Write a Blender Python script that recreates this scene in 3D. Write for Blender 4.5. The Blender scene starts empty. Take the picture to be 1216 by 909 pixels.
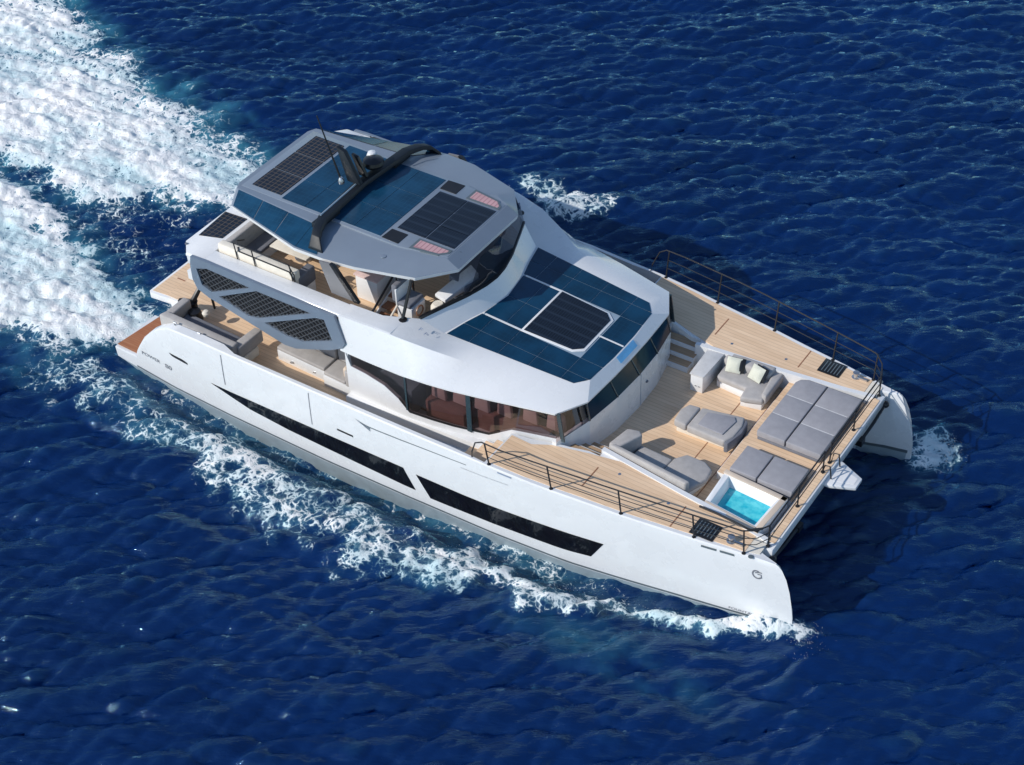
import bpy, bmesh, math, random
import numpy as np
from mathutils import Vector, Matrix
random.seed(7); rng = np.random.default_rng(11)
S = bpy.context.scene
COL = S.collection
R = math.radians

# ------------------------------------------------------------------ camera
CAM = (35.4312, -33.2215, 35.6138)
YAW, PITCH, ROLL = R(124.803), R(40.698), R(-2.3028)
def make_camera():
    f = Vector((math.cos(YAW)*math.cos(PITCH), math.sin(YAW)*math.cos(PITCH), -math.sin(PITCH)))
    r = f.cross(Vector((0, 0, 1))).normalized(); u = r.cross(f)
    c, s = math.cos(ROLL), math.sin(ROLL)
    X = c*r+s*u; Y = -s*r+c*u
    cd = bpy.data.cameras.new('camera'); co = bpy.data.objects.new('camera', cd); COL.objects.link(co)
    cd.sensor_fit = 'HORIZONTAL'; cd.sensor_width = 36; cd.lens = 36*2023.466/1216
    cd.clip_start = 0.5; cd.clip_end = 3000
    m = Matrix((X, Y, -f)).transposed().to_4x4(); m.translation = Vector(CAM)
    co.matrix_world = m
    S.camera = co
make_camera()
# ------------------------------------------------------------------ light
SUN_EL = R(35); LX, LY = math.cos(R(57)), math.sin(R(57))      # the light travels towards (LX, LY)
w = bpy.data.worlds.new('World'); S.world = w; w.use_nodes = True
nt = w.node_tree; sky = nt.nodes.new('ShaderNodeTexSky'); sky.sky_type = 'NISHITA'; sky.sun_disc = False
sky.sun_elevation = SUN_EL; sky.sun_rotation = math.atan2(-LX, -LY) % (2*math.pi)
sky.air_density = 1.0; sky.dust_density = 0.2; sky.ozone_density = 2.0
nt.links.new(sky.outputs[0], nt.nodes['Background'].inputs[0]); nt.nodes['Background'].inputs[1].default_value = 0.12
sl = bpy.data.lights.new('sun', 'SUN'); sl.energy = 3.25; sl.angle = R(0.53); sl.color = (1, .94, .86)
so = bpy.data.objects.new('sun', sl); COL.objects.link(so)
so.rotation_euler = Vector((LX*math.cos(SUN_EL), LY*math.cos(SUN_EL), -math.sin(SUN_EL))).to_track_quat('-Z', 'Y').to_euler()
S.view_settings.view_transform = 'Standard'; S.view_settings.look = 'None'
S.view_settings.exposure = 0.26; S.view_settings.gamma = 1; S.view_settings.use_curve_mapping = False

# ------------------------------------------------------------------ materials
class NT:
    def __init__(s, t): s.t = t
    def n(s, typ, props=None, **ins):
        n = s.t.nodes.new(typ)
        for k, v in (props or {}).items(): setattr(n, k, v)
        for k, v in ins.items():
            sk = n.inputs[int(k[1:])] if k[0] == 'i' and k[1:].isdigit() else n.inputs[k.replace('_', ' ')]
            if hasattr(v, 'links') or isinstance(v, bpy.types.NodeSocket): s.t.links.new(v, sk)
            else: sk.default_value = v
        return n
    def math(s, op, a, b=0.0, c=0.0, clamp=False):
        n = s.n('ShaderNodeMath', {'operation': op, 'use_clamp': clamp}, i0=a, i1=b, i2=c); return n.outputs[0]
    def mix(s, f, a, b):
        n = s.n('ShaderNodeMix', {'data_type': 'RGBA'}); 
        for k, v in ((0, f), (6, a), (7, b)):
            if isinstance(v, bpy.types.NodeSocket): s.t.links.new(v, n.inputs[k])
            else: n.inputs[k].default_value = v
        return n.outputs[2]
    def rng(s, v, a, b, c=0.0, d=1.0, smooth=False):
        n = s.n('ShaderNodeMapRange', {'interpolation_type': 'SMOOTHSTEP' if smooth else 'LINEAR'}, i0=v, i1=a, i2=b, i3=c, i4=d); return n.outputs[0]
    def l(s, a, b): s.t.links.new(a, b)
def newmat(name):
    m = bpy.data.materials.new(name); m.use_nodes = True
    return m, NT(m.node_tree), m.node_tree.nodes['Principled BSDF']
def c4(c): return (*c, 1)
def mat(name, col, rough=.4, metal=0, coat=0, var=.06, scale=3.0, bump=0.0, bscale=60, spec=.5):
    m, g, p = newmat(name)
    tc = g.n('ShaderNodeTexCoord').outputs['Object']
    no = g.n('ShaderNodeTexNoise', Vector=tc, Scale=scale, Detail=5.0, Roughness=.6).outputs[0]
    f = g.rng(no, .3, .7)
    g.l(g.mix(f, c4([x*(1-var) for x in col]), c4([min(1, x*(1+var)) for x in col])), p.inputs['Base Color'])
    g.l(g.rng(no, .3, .7, max(rough-.05, .02), rough+.05), p.inputs['Roughness'])
    p.inputs['Metallic'].default_value = metal; p.inputs['Coat Weight'].default_value = coat
    p.inputs['Coat Roughness'].default_value = .05; p.inputs['Specular IOR Level'].default_value = spec
    if bump:
        b = g.n('ShaderNodeTexNoise', Vector=tc, Scale=bscale, Detail=3.0).outputs[0]
        g.l(g.n('ShaderNodeBump', Strength=bump, Distance=.01, Height=b).outputs[0], p.inputs['Normal'])
    return m
def teak(name, c1, c2, plank=.09, rough=.65):
    m, g, p = newmat(name)
    tc = g.n('ShaderNodeTexCoord').outputs['Object']
    sx = g.n('ShaderNodeSeparateXYZ', i0=tc)
    v = g.math('DIVIDE', sx.outputs[1], plank)
    cell = g.math('FLOOR', v); fr = g.math('FRACT', v)
    mp = g.n('ShaderNodeCombineXYZ', i0=g.math('MULTIPLY', sx.outputs[0], .35), i1=g.math('MULTIPLY', cell, 7.3), i2=sx.outputs[2])
    pn = g.n('ShaderNodeTexNoise', Vector=mp.outputs[0], Scale=1.2, Detail=2.0).outputs[0]
    st = g.n('ShaderNodeMapping', i0=tc, i3=(1.2, 14, 4))
    gr = g.n('ShaderNodeTexNoise', Vector=st.outputs[0], Scale=3.0, Detail=6.0, Roughness=.65).outputs[0]
    big = g.n('ShaderNodeTexNoise', Vector=tc, Scale=.7, Detail=4.0).outputs[0]
    f = g.math('ADD', g.math('MULTIPLY', pn, .5), g.math('ADD', g.math('MULTIPLY', gr, .3), g.math('MULTIPLY', big, .14)))
    col = g.mix(g.rng(f, .30, .64), c4(c1), c4(c2))
    line = g.math('LESS_THAN', fr, .13)
    g.l(g.mix(g.math('MULTIPLY', line, .32), col, c4([x*.35 for x in c1])), p.inputs['Base Color'])
    p.inputs['Roughness'].default_value = rough
    return m
def glass(name, tint, mixf=.05, rough=.02):
    m, g, p = newmat(name)
    out = m.node_tree.nodes['Material Output']
    tr = g.n('ShaderNodeBsdfTransparent', Color=c4(tint)).outputs[0]
    tc = g.n('ShaderNodeTexCoord').outputs['Object']
    no = g.n('ShaderNodeTexNoise', Vector=tc, Scale=.8, Detail=2.0).outputs[0]
    bp = g.n('ShaderNodeBump', Strength=.05, Distance=.05, Height=no).outputs[0]
    gl = g.n('ShaderNodeBsdfGlossy', Color=(.8, .85, .9, 1), Roughness=rough, Normal=bp).outputs[0]
    ge = g.n('ShaderNodeNewGeometry')
    d = g.math('ABSOLUTE', g.n('ShaderNodeVectorMath', {'operation': 'DOT_PRODUCT'}, i0=ge.outputs['Incoming'], i1=ge.outputs['Normal']).outputs['Value'])
    f = g.math('MULTIPLY_ADD', g.math('POWER', g.math('SUBTRACT', 1.0, d), 5.0), .9, mixf, clamp=True)
    g.l(g.n('ShaderNodeMixShader', i0=f, i1=tr, i2=gl).outputs[0], out.inputs[0])
    return m
def cells(name, bg, line, sx, sy, w=.08, rough=.12, var=.25, axis=(0, 1)):
    """dark photovoltaic / slatted surface: a grid of fine lines in the object's own axes"""
    m, g, p = newmat(name)
    tc = g.n('ShaderNodeTexCoord').outputs['Object']
    s = g.n('ShaderNodeSeparateXYZ', i0=tc)
    a = g.math('FRACT', g.math('DIVIDE', s.outputs[axis[0]], sx)); b = g.math('FRACT', g.math('DIVIDE', s.outputs[axis[1]], sy))
    ln = g.math('MAXIMUM', g.math('LESS_THAN', a, w), g.math('LESS_THAN', b, w))
    no = g.n('ShaderNodeTexNoise', Vector=tc, Scale=1.3, Detail=4.0).outputs[0]
    base = g.mix(g.rng(no, .35, .65), c4([x*(1-var) for x in bg]), c4([x*(1+var) for x in bg]))
    g.l(g.mix(ln, base, c4(line)), p.inputs['Base Color'])
    p.inputs['Roughness'].default_value = rough
    return m
M = {}
M['white'] = mat('white_gelcoat', (.71, .725, .74), .28, coat=.6, var=.02, scale=1.5)
M['white2'] = mat('white_satin', (.74, .745, .75), .45, var=.03)
M['under'] = mat('shaded_hull_bottom', (.30, .37, .41), .4, var=.1)  # grey-blue bottom, with the shade and wet of the lower hull in its colour
M['teak'] = teak('bleached_teak', (.62, .42, .26), (.85, .63, .43), .14)
M['teak_wet'] = teak('wet_teak', (.30, .10, .04), (.42, .19, .09), rough=.2)
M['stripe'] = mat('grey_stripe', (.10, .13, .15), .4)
M['black'] = mat('black_paint', (.012, .012, .014), .35, var=.2)
M['rail'] = mat('dark_bronze_rail', (.020, .020, .023), .5, metal=.1)
M['steel'] = mat('brushed_steel', (.55, .56, .58), .3, metal=.9)
M['grey'] = mat('metallic_grey_paint', (.205, .25, .31), .32, metal=.12, coat=.3, var=.04, scale=1.0)
M['wing'] = mat('slate_grey_paint', (.17, .215, .28), .35, metal=.12, coat=.3, var=.04)
M['arch'] = mat('dark_navy_carbon', (.004, .008, .014), .55, coat=.0, var=.2)
M['solar'] = cells('blue_solar_cells', (.006, .044, .095), (.014, .066, .125), .16, .16, .05, .18)
M['solar_roof'] = cells('teal_solar_cells', (.003, .034, .078), (.006, .044, .09), .16, .16, .05, .16)
M['louvre'] = cells('black_slatted_hatch', (.003, .006, .014), (.013, .021, .036), .085, .34, .25, .35)
M['louvre_b'] = cells('brown_slatted_panel', (.006, .012, .024), (.10, .075, .055), .17, .15, .14, .3)
M['pink'] = cells('rose_skylight', (.50, .30, .31), (.36, .20, .22), .14, .9, .25, .2, .08)
M['seam'] = mat('panel_seam_grey', (.24, .32, .40), .5)
M['hullglass'] = mat('black_hull_glass', (.006, .006, .008), .04, coat=.6, var=.4, scale=3)
M['glass'] = glass('tinted_saloon_glass', (.50, .43, .44), .11)
M['windshield'] = mat('dark_windscreen_glass', (.003, .022, .045), .12, var=.25, scale=.7, spec=.22)
M['teak_dark'] = teak('shaded_stair_teak', (.34, .22, .13), (.46, .32, .20), .14)  # teak copy with the shade of the stairs put into its colour
M['support'] = mat('smoke_grey_panel', (.17, .17, .18), .4)
M['flyglass'] = glass('smoked_wind_deflector', (.38, .37, .40), .07)
M['mullion'] = mat('dark_mullion', (.02, .045, .06), .25, coat=.3)
M['cush'] = mat('warm_grey_fabric', (.40, .385, .375), .9, var=.09, scale=5, bump=.4, bscale=120, spec=.2)
M['cush2'] = mat('cool_grey_fabric', (.31, .31, .335), .9, var=.08, scale=4, bump=.4, bscale=120, spec=.2)
M['cushd'] = mat('slate_fabric', (.16, .17, .2), .9, var=.1, scale=5, bump=.4, bscale=120, spec=.2)
M['cream'] = mat('cream_fabric', (.70, .66, .58), .85, var=.06, scale=5, bump=.3, bscale=120, spec=.2)
M['pillow'] = mat('ivory_pillow', (.60, .61, .52), .9, var=.06, scale=7, bump=.3, bscale=90, spec=.2)
M['marble'] = mat('pale_grey_top', (.58, .58, .58), .35, var=.12, scale=4)
M['brownsofa'] = mat('brown_leather', (.30, .17, .15), .5, var=.15)
M['rose'] = mat('rose_leather', (.66, .50, .48), .6, var=.12)
M['wood'] = mat('brown_joinery', (.28, .13, .07), .4, var=.2, scale=4)
M['tub'] = mat('tub_acrylic', (.80, .82, .83), .2, var=.03)
M['letter'] = mat('grey_lettering', (.16, .17, .20), .4)
M['letter2'] = mat('blue_grey_lettering', (.22, .28, .40), .4)
M['paleblue'] = mat('pale_blue_film', (.16, .48, .80), .4, var=.15)
M['lattice'] = mat('bronze_grey_lattice', (.065, .07, .08), .5)
M['red'] = mat('red_fabric', (.5, .04, .04), .7)
M['sand'] = mat('sand_lid', (.62, .52, .42), .6, var=.05)

# ------------------------------------------------------------------ mesh helpers
class MB:
    def __init__(s): s.v = []; s.f = []
    def add(s, vs, fs):
        o = len(s.v); s.v += [tuple(map(float, v)) for v in vs]; s.f += [tuple(i+o for i in f) for f in fs]; return s
    def box(s, x0, x1, y0, y1, z0, z1):
        return s.prism([(x0, y0), (x1, y0), (x1, y1), (x0, y1)], z0, z1)
    def prism(s, poly, z0, z1):
        n = len(poly); f0 = z0 if callable(z0) else (lambda x, y: z0); f1 = z1 if callable(z1) else (lambda x, y: z1)
        vs = [(x, y, f0(x, y)) for x, y in poly]+[(x, y, f1(x, y)) for x, y in poly]
        fs = [tuple(range(n))[::-1], tuple(range(n, 2*n))]+[(i, (i+1) % n, n+(i+1) % n, n+i) for i in range(n)]
        return s.add(vs, fs)
    def prism_y(s, poly, y0, y1):
        n = len(poly); vs = [(x, y0, z) for x, z in poly]+[(x, y1, z) for x, z in poly]
        return s.add(vs, [tuple(range(n)), tuple(range(n, 2*n))[::-1]]+[(i, n+i, n+(i+1) % n, (i+1) % n) for i in range(n)])
    def prism_x(s, poly, x0, x1):
        n = len(poly); vs = [(x0, y, z) for y, z in poly]+[(x1, y, z) for y, z in poly]
        return s.add(vs, [tuple(range(n)), tuple(range(n, 2*n))[::-1]]+[(i, n+i, n+(i+1) % n, (i+1) % n) for i in range(n)])
    def tube(s, pts, r, n=8):
        pts = [Vector(p) for p in pts]; rings = []
        rr = r if isinstance(r, (list, tuple)) else [r]*len(pts)
        for i, p in enumerate(pts):
            t = (pts[min(i+1, len(pts)-1)]-pts[max(i-1, 0)]).normalized()
            a = t.cross(Vector((0, 0, 1))) if abs(t.z) < .95 else t.cross(Vector((1, 0, 0)))
            a.normalize(); b = t.cross(a)
            rings.append([p+rr[i]*(math.cos(2*math.pi*k/n)*a+math.sin(2*math.pi*k/n)*b) for k in range(n)])
        return s.loft(rings)
    def loft(s, rings, closed=True, caps=True):
        n = len(rings[0]); vs = [p for r in rings for p in r]; fs = []
        for i in range(len(rings)-1):
            for k in range(n if closed else n-1):
                fs.append((i*n+k, i*n+(k+1) % n, (i+1)*n+(k+1) % n, (i+1)*n+k))
        if caps and closed: fs += [tuple(range(n))[::-1], tuple(range((len(rings)-1)*n, len(rings)*n))]
        return s.add(vs, fs)
    def lathe(s, c, prof, n=20, flat=1.0):
        rings = [[(c[0]+r*math.cos(2*math.pi*k/n), c[1]+r*math.sin(2*math.pi*k/n), c[2]+z) for k in range(n)] for r, z in prof]
        return s.loft(rings)
    def ball(s, c, r, n=14, sz=1.0):
        return s.lathe(c, [(max(r*math.sin(a), 1e-3), -r*sz*math.cos(a)) for a in np.linspace(0, math.pi, n//2+2)], n)
    def build(s, name, m, parent=None, bevel=0, seg=2, smooth=32, recalc=True, weld=True):
        me = bpy.data.meshes.new(name); me.from_pydata(s.v, [], s.f)
        bm = bmesh.new(); bm.from_mesh(me)
        if weld: bmesh.ops.remove_doubles(bm, verts=bm.verts, dist=1e-5)
        if recalc: bmesh.ops.recalc_face_normals(bm, faces=bm.faces)
        if bevel:
            ed = [e for e in bm.edges if len(e.link_faces) == 2 and e.calc_face_angle(0) > R(28)]
            bmesh.ops.bevel(bm, geom=ed, offset=bevel, segments=seg, profile=.5, affect='EDGES', clamp_overlap=True)
        bm.to_mesh(me); bm.free()
        for p in me.polygons: p.use_smooth = True
        me.set_sharp_from_angle(angle=R(smooth))
        for x in (m if isinstance(m, list) else [m]): me.materials.append(M[x] if isinstance(x, str) else x)
        o = bpy.data.objects.new(name, me); COL.objects.link(o)
        if parent: o.parent = parent
        return o
def tag(o, label=None, cat=None, group=None, kind=None):
    for k, v in (('label', label), ('category', cat), ('group', group), ('kind', kind)):
        if v: o[k] = v
    return o
def thing(name, label, cat, loc=(0, 0, 0), group=None):
    o = bpy.data.objects.new(name, None); COL.objects.link(o); o.location = loc; o.empty_display_size = .3
    return tag(o, label, cat, group)
def rebase(root):
    """children were modelled in world space: shift their meshes so that the Empty stands at the thing's base"""
    def walk(o, off):
        for c in o.children:
            if c.type == 'MESH': c.data.transform(Matrix.Translation(-off))
            walk(c, off)
    walk(root, root.location.copy())
def itp(x, xs, ys): return float(np.interp(x, xs, ys))
def clip(poly, reg):
    """clip polygon by convex region (counter-clockwise)"""
    out = list(poly)
    for i in range(len(reg)):
        a, b = reg[i], reg[(i+1) % len(reg)]; inp = out; out = []
        d = lambda p: (b[0]-a[0])*(p[1]-a[1])-(b[1]-a[1])*(p[0]-a[0])
        for j in range(len(inp)):
            p, q = inp[j], inp[(j+1) % len(inp)]; dp, dq = d(p), d(q)
            if dp >= 0: out.append(p)
            if dp*dq < 0: t = dp/(dp-dq); out.append((p[0]+t*(q[0]-p[0]), p[1]+t*(q[1]-p[1])))
        if not out: return []
    return out
def mir(poly): return [(x, -y) for x, y in poly][::-1]

# ------------------------------------------------------------------ sea
def smooth(a, b, x): t = np.clip((x-a)/(b-a), 0, 1); return t*t*(3-2*t)
def build_sea():
    Nu, Nv, d = 720, 620, .1
    uf = np.arange(Nu)*d-36; vf = np.arange(Nv)*d-29
    ext = np.cumsum(.1*1.22**np.arange(1, 37)); ext = ext[ext < 700]
    U = np.concatenate([uf[0]-ext[::-1], uf, uf[-1]+ext]); V = np.concatenate([vf[0]-ext[::-1], vf, vf[-1]+ext]); ne = len(ext)
    fw = np.array([-.571, .821]); rt = np.array([.821, .571]); cen = np.array([8., 5.])
    kx = 2*np.pi*np.fft.fftfreq(Nu, d); ky = 2*np.pi*np.fft.fftfreq(Nv, d)
    KX, KY = np.meshgrid(kx, ky, indexing='ij'); K = np.hypot(KX, KY); K[0, 0] = 1
    def field(spec):
        h = (rng.normal(size=K.shape)+1j*rng.normal(size=K.shape))*np.sqrt(spec); h[0, 0] = 0
        return h
    th = R(96)                                                     # wave heading in the grid's own axes: towards the camera's far side, slightly left
    def spectrum(Lp, thd, spread, small):
        wx, wy = math.cos(thd), math.sin(thd)
        c = np.abs((KX*wx+KY*wy)/K)**spread
        return np.exp(-1/(K*Lp)**2)/K**4*c*np.exp(-(K*small)**2)
    h1 = field(spectrum(.30, th+R(-6), 5.5, .04)); z1 = np.fft.ifft2(h1).real; s1 = .056/z1.std()
    h3 = field(spectrum(.13, th+R(7), 8, .03)); z3 = np.fft.ifft2(h3).real; s3 = .045/z3.std()
    h2 = field(spectrum(1.3, th+R(-22), 3, .2)); z2 = np.fft.ifft2(h2).real; s2 = .06/z2.std()
    H = h1*s1+h2*s2+h3*s3
    z = np.fft.ifft2(H).real
    dx = np.fft.ifft2(-1j*KX/K*H).real; dy = np.fft.ifft2(-1j*KY/K*H).real
    ch = .78
    lap = np.fft.ifft2(-K*K*(h1*s1+h3*s3)*np.exp(-(K*.10)**2)).real; crest = smooth(.9, 2.6, -lap/lap.std())
    def fbm(scale_lo, scale_hi, p=2.2):
        f = np.where((K > 2*np.pi/scale_hi) & (K < 2*np.pi/scale_lo), 1/np.maximum(K, .1)**p, 0)
        q = np.fft.ifft2(field(f)).real; return q/q.std()
    lumps = fbm(.25, 2.2, 2.4); patch = fbm(.8, 9, 2.6); warp = fbm(.5, 5, 2.6); fine = fbm(.2, .9, 1.8)
    ka = KX*.821-KY*.571; fst = np.where((K > .7) & (K < 20), 1/np.maximum(K, .1)**1.5, 0)*np.exp(-(ka*.9)**2)
    streak = np.fft.ifft2(field(fst)).real; streak /= streak.std()
    iu = np.clip(np.arange(len(U))-ne, -10**6, 10**6) % Nu; iv = (np.arange(len(V))-ne) % Nv
    ix = np.ix_(iu, iv)
    z, dx, dy, crest, lumps, patch, warp, fine, streak = (a[ix] for a in (z, dx, dy, crest, lumps, patch, warp, fine, streak))
    UU, VV = np.meshgrid(U, V, indexing='ij')
    far = np.maximum(np.maximum(np.abs(UU)-36, 0), np.maximum(np.abs(VV)-31, 0)); fade = 1-smooth(2, 14, far)
    X = cen[0]+UU*rt[0]+VV*fw[0]; Y = cen[1]+UU*rt[1]+VV*fw[1]
    # --- foam coverage, in the boat's own plan
    def lerp(x, xs, ys):
        o = np.argsort(xs); return np.interp(x, np.array(xs)[o], np.array(ys)[o])
    c = np.zeros_like(X); aer_hl = np.zeros_like(X)
    wk = .25+.75*smooth(22, 14, X)
    xw = X+.35*warp*wk; yw = Y+.30*warp[::-1, ::-1]*wk
    # port propeller wash
    yt = lerp(xw, [1, -2.5, -6.4, -11.5, -14.3, -16.7, -18.9, -26, -60], [5.2, 7.0, 8.1, 9.5, 10.8, 11.4, 12.6, 15, 26])
    yb = lerp(xw, [1, -2.3, -3.1, -4.9, -6.0, -7.2, -9.1, -12.2, -16, -26, -60], [3.2, 3.4, 2.8, 2.7, 1.8, 1.0, 1.0, 1.5, 1.8, 2, 2])
    dd = np.minimum((yt-yw), (yw-yb)*1.3)
    edge = smooth(-.6, 1.3, dd)
    lace = smooth(-1.0, 4.6, yt-yw)                               # outer margin is broken foam, the core is solid
    c1 = edge*(.32+.52*lace+.05*patch+.07*streak)*(X < .9)
    # starboard propeller wash
    yt2 = lerp(xw, [1.2, -.65, -4.5, -7.1, -10, -12, -20, -60], [-2.4, -2.2, -1.1, -.2, 1.0, 1.3, 2.0, 3])
    yb2 = lerp(xw, [1.2, -.35, -1.8, -3.8, -8, -20, -60], [-4.3, -4.6, -5.5, -6.5, -8, -11, -22])
    dd2 = np.minimum((yt2-yw)*1.2, (yw-yb2)*1.2)
    c2 = smooth(-.6, 1.5, dd2)*(.85+.05*patch+.07*streak)*(X < .75)
    core = np.maximum(c1, c2)
    c = np.maximum(c, core)
    aer_hl = np.maximum(aer_hl, smooth(-1.2, .8, np.maximum(dd, dd2))*(X < 1.5)*.9)
    # bow wave peeling off the starboard bow
    yo = lerp(xw, [24.5, 23.6, 22.0, 20, 17.2, 15.6, 14.6, 12.5, 9.8, 6, 2.5, -.5, -6], [-3.9, -4.55, -5.25, -6.1, -6.95, -7.3, -8.0, -8.5, -8.5, -7.7, -7.5, -7.4, -7.3])
    yi = lerp(xw, [24.5, 23.8, 22, 19.4, 16.4, 13.4, 10.7, 7.7, 4.9, 1.8, -1, -6], [-3.8, -4.0, -4.65, -5.35, -5.9, -6.0, -6.05, -5.95, -5.75, -5.4, -5.5, -5.7])
    mid = (yo+yi)/2; hw = np.maximum(np.abs(yo-yi)/2, .34*smooth(24.6, 23.4, X)+.05)
    prof = 1-smooth(.1, 1.35, np.abs(yw-mid)/hw)
    amp = lerp(X, [25, 24.4, 23.4, 21, 17, 13, 9, 6, 3, 0, -4, -9], [0, .58, .59, .55, .53, .51, .45, .41, .36, .28, .12, 0])
    c = np.maximum(c, prof*(amp+.07*patch+.06*streak))
    aer_hl = np.maximum(aer_hl, prof*.35*(X < 24.5))
    # spray film running along the hull side
    film = (1-smooth(.1, .85, -4.95-Y+.12*warp))*(Y < -4.2)*smooth(.5, 3, X)*(1-smooth(15, 22, X))
    c = np.maximum(c, film*(.20+.05*patch)); aer_hl = np.maximum(aer_hl, film*.45)
    bl = (1-smooth(0, 1.0, np.hypot((xw-24.15)/.75, (yw+4.05)/.45)))*.62; c = np.maximum(c, bl)
    # port bow splash and the spill behind the port shoulder
    bp = (1-smooth(.2, 1.15, np.hypot((xw-24.5)/.85, (yw-4.75)/1.25)))*.66; c = np.maximum(c, bp); aer_hl = np.maximum(aer_hl, bp)
    pp = (1-smooth(.35, 1.2, np.hypot((xw-8.0)/1.9, (yw-10.2)/1.15)))*.50; c = np.maximum(c, pp); aer_hl = np.maximum(aer_hl, pp*.5)
    pw = lerp(xw, [24.5, 20, 14, 8, 2, -4], [4.3, 5.6, 7.6, 9.8, 11.4, 12.2]); q = (1-smooth(.15, .8, np.abs(yw-pw)))*(X < 24)*.34; c = c
    # torn water between the two washes, and teal shoulders of the bow wave
    btw = (X < 1)*(Y > -3.5)*(Y < 4); c = np.maximum(c, btw*smooth(1.2, -6, X)*0+btw*(.13+.05*patch))
    teal = (1-smooth(.3, 1.1, np.hypot((xw-20.0)/4.5, (yw+7.3)/1.0)))*.30; aer_hl = np.maximum(aer_hl, teal)
    aer_hl = np.maximum(aer_hl, crest*fade*np.clip(.55+.30*patch, 0, 1)*.08)  # pale crest highlights painted in through the bubble mask
    c = np.clip(c, 0, 1); aer_hl = np.clip(aer_hl, 0, 1)
    calm = 1-.55*smooth(0, .8, core)
    zz = z*fade*calm
    zz += core*(.27+.05*lumps+.03*streak)*smooth(1.2, -2.5, X)*fade + smooth(.2, .9, core)*.012*fine*fade
    tr = np.where((Y < 0) & (X > -1), 1-smooth(.0, 1.25, np.abs(np.abs(Y)-5.2)), 0)*(np.abs(Y) > 3.2); tr = np.maximum(tr, (np.abs(Y) < 5.2)*(Y < -3.2)*1.0)
    zz -= tr*lerp(X, [24, 21.5, 18, 14, 8, 3, 0.3, -1], [0, .15, .48, .72, .78, .60, .15, 0])
    ridge = prof*lerp(X, [25, 24.2, 22, 16, 10, 4, -4], [0, .22, .30, .26, .17, .10, 0])
    zz += ridge*.75*(1+.18*lumps)
    zz += (pp+bp)*(.12+.03*lumps)
    X2 = X+(rt[0]*dx+fw[0]*dy)*ch*fade*calm; Y2 = Y+(rt[1]*dx+fw[1]*dy)*ch*fade*calm
    nu, nv = X.shape
    co = np.stack([X2, Y2, zz], -1).reshape(-1, 3).astype(np.float32)
    idx = np.arange(nu*nv).reshape(nu, nv)
    q = np.stack([idx[:-1, :-1], idx[1:, :-1], idx[1:, 1:], idx[:-1, 1:]], -1).reshape(-1, 4).astype(np.int32)
    me = bpy.data.meshes.new('sea')
    me.vertices.add(len(co)); me.vertices.foreach_set('co', co.ravel())
    me.loops.add(q.size); me.loops.foreach_set('vertex_index', q.ravel())
    me.polygons.add(len(q)); me.polygons.foreach_set('loop_start', np.arange(0, q.size, 4, dtype=np.int32)); me.polygons.foreach_set('loop_total', np.full(len(q), 4, np.int32))
    me.polygons.foreach_set('use_smooth', np.ones(len(q), bool))
    me.update(); me.validate()
    for nme, arr in (('foam', c), ('aerated', aer_hl), ('streak', streak)):
        at = me.attributes.new(nme, 'FLOAT', 'POINT'); at.data.foreach_set('value', arr.ravel().astype(np.float32))
    # material
    m, g, p = newmat('sea_water')
    tc = g.n('ShaderNodeTexCoord').outputs['Object']
    fa = g.n('ShaderNodeAttribute', {'attribute_name': 'foam'}).outputs['Fac']; ae = g.n('ShaderNodeAttribute', {'attribute_name': 'aerated'}).outputs['Fac']
    rot = g.n('ShaderNodeMapping', i0=tc, i2=(0, 0, R(-34.8)), i3=(1, 1, 1)).outputs[0]          # x along the crests
    stre = g.n('ShaderNodeMapping', i0=rot, i3=(.42, 1.6, 1)).outputs[0]
    r1 = g.n('ShaderNodeTexNoise', Vector=stre, Scale=2.6, Detail=6.0, Roughness=.60, Distortion=.15).outputs[0]
    r2 = g.n('ShaderNodeTexNoise', Vector=stre, Scale=9.0, Detail=4.0, Roughness=.6).outputs[0]
    hgt = g.math('MULTIPLY_ADD', r2, .15, r1)
    big = g.n('ShaderNodeTexNoise', Vector=tc, Scale=.11, Detail=3.0).outputs[0]
    wb = g.n('ShaderNodeBump', Strength=.7, Distance=.10, Height=hgt).outputs[0]
    deep = g.mix(g.rng(big, .35, .65), (.0005, .0095, .062, 1), (.0008, .0140, .084, 1))
    # foam texture: warped cells (lace) and clotted noise
    wv = g.n('ShaderNodeTexNoise', Vector=tc, Scale=1.6, Detail=4.0).outputs['Color']
    wpos = g.n('ShaderNodeVectorMath', {'operation': 'MULTIPLY_ADD'}, i0=wv, i1=(.5, .5, .5), i2=tc).outputs[0]
    v1 = g.n('ShaderNodeTexVoronoi', {'feature': 'DISTANCE_TO_EDGE'}, Vector=wpos, Scale=3.0).outputs[0]
    v2 = g.n('ShaderNodeTexVoronoi', {'feature': 'DISTANCE_TO_EDGE'}, Vector=wpos, Scale=7.5).outputs[0]
    l1 = g.rng(v1, 0, .30, 1, 0); l2 = g.rng(v2, 0, .34, 1, 0)
    cl = g.n('ShaderNodeTexNoise', Vector=wpos, Scale=2.6, Detail=9.0, Roughness=.72).outputs[0]
    cln = g.rng(cl, .30, .70)
    pat = g.math('ADD', g.math('MULTIPLY', cln, .50), g.math('ADD', g.math('MULTIPLY', l1, .28), g.math('MULTIPLY', l2, .23)))
    thr = g.math('SUBTRACT', .86, g.math('MULTIPLY', fa, .80))
    fo = g.rng(g.math('SUBTRACT', pat, thr), -.07, .16, smooth=True)
    fo = g.math('MULTIPLY', fo, g.rng(fa, .02, .12))
    # water that carries bubbles is paler and greener; crests get painted highlights too
    aen = g.n('ShaderNodeTexNoise', Vector=wpos, Scale=.9, Detail=5.0).outputs[0]
    aef = g.math('MULTIPLY', ae, g.rng(aen, .30, .66), clamp=True)
    body = g.mix(aef, deep, (.040, .19, .27, 1))
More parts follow.
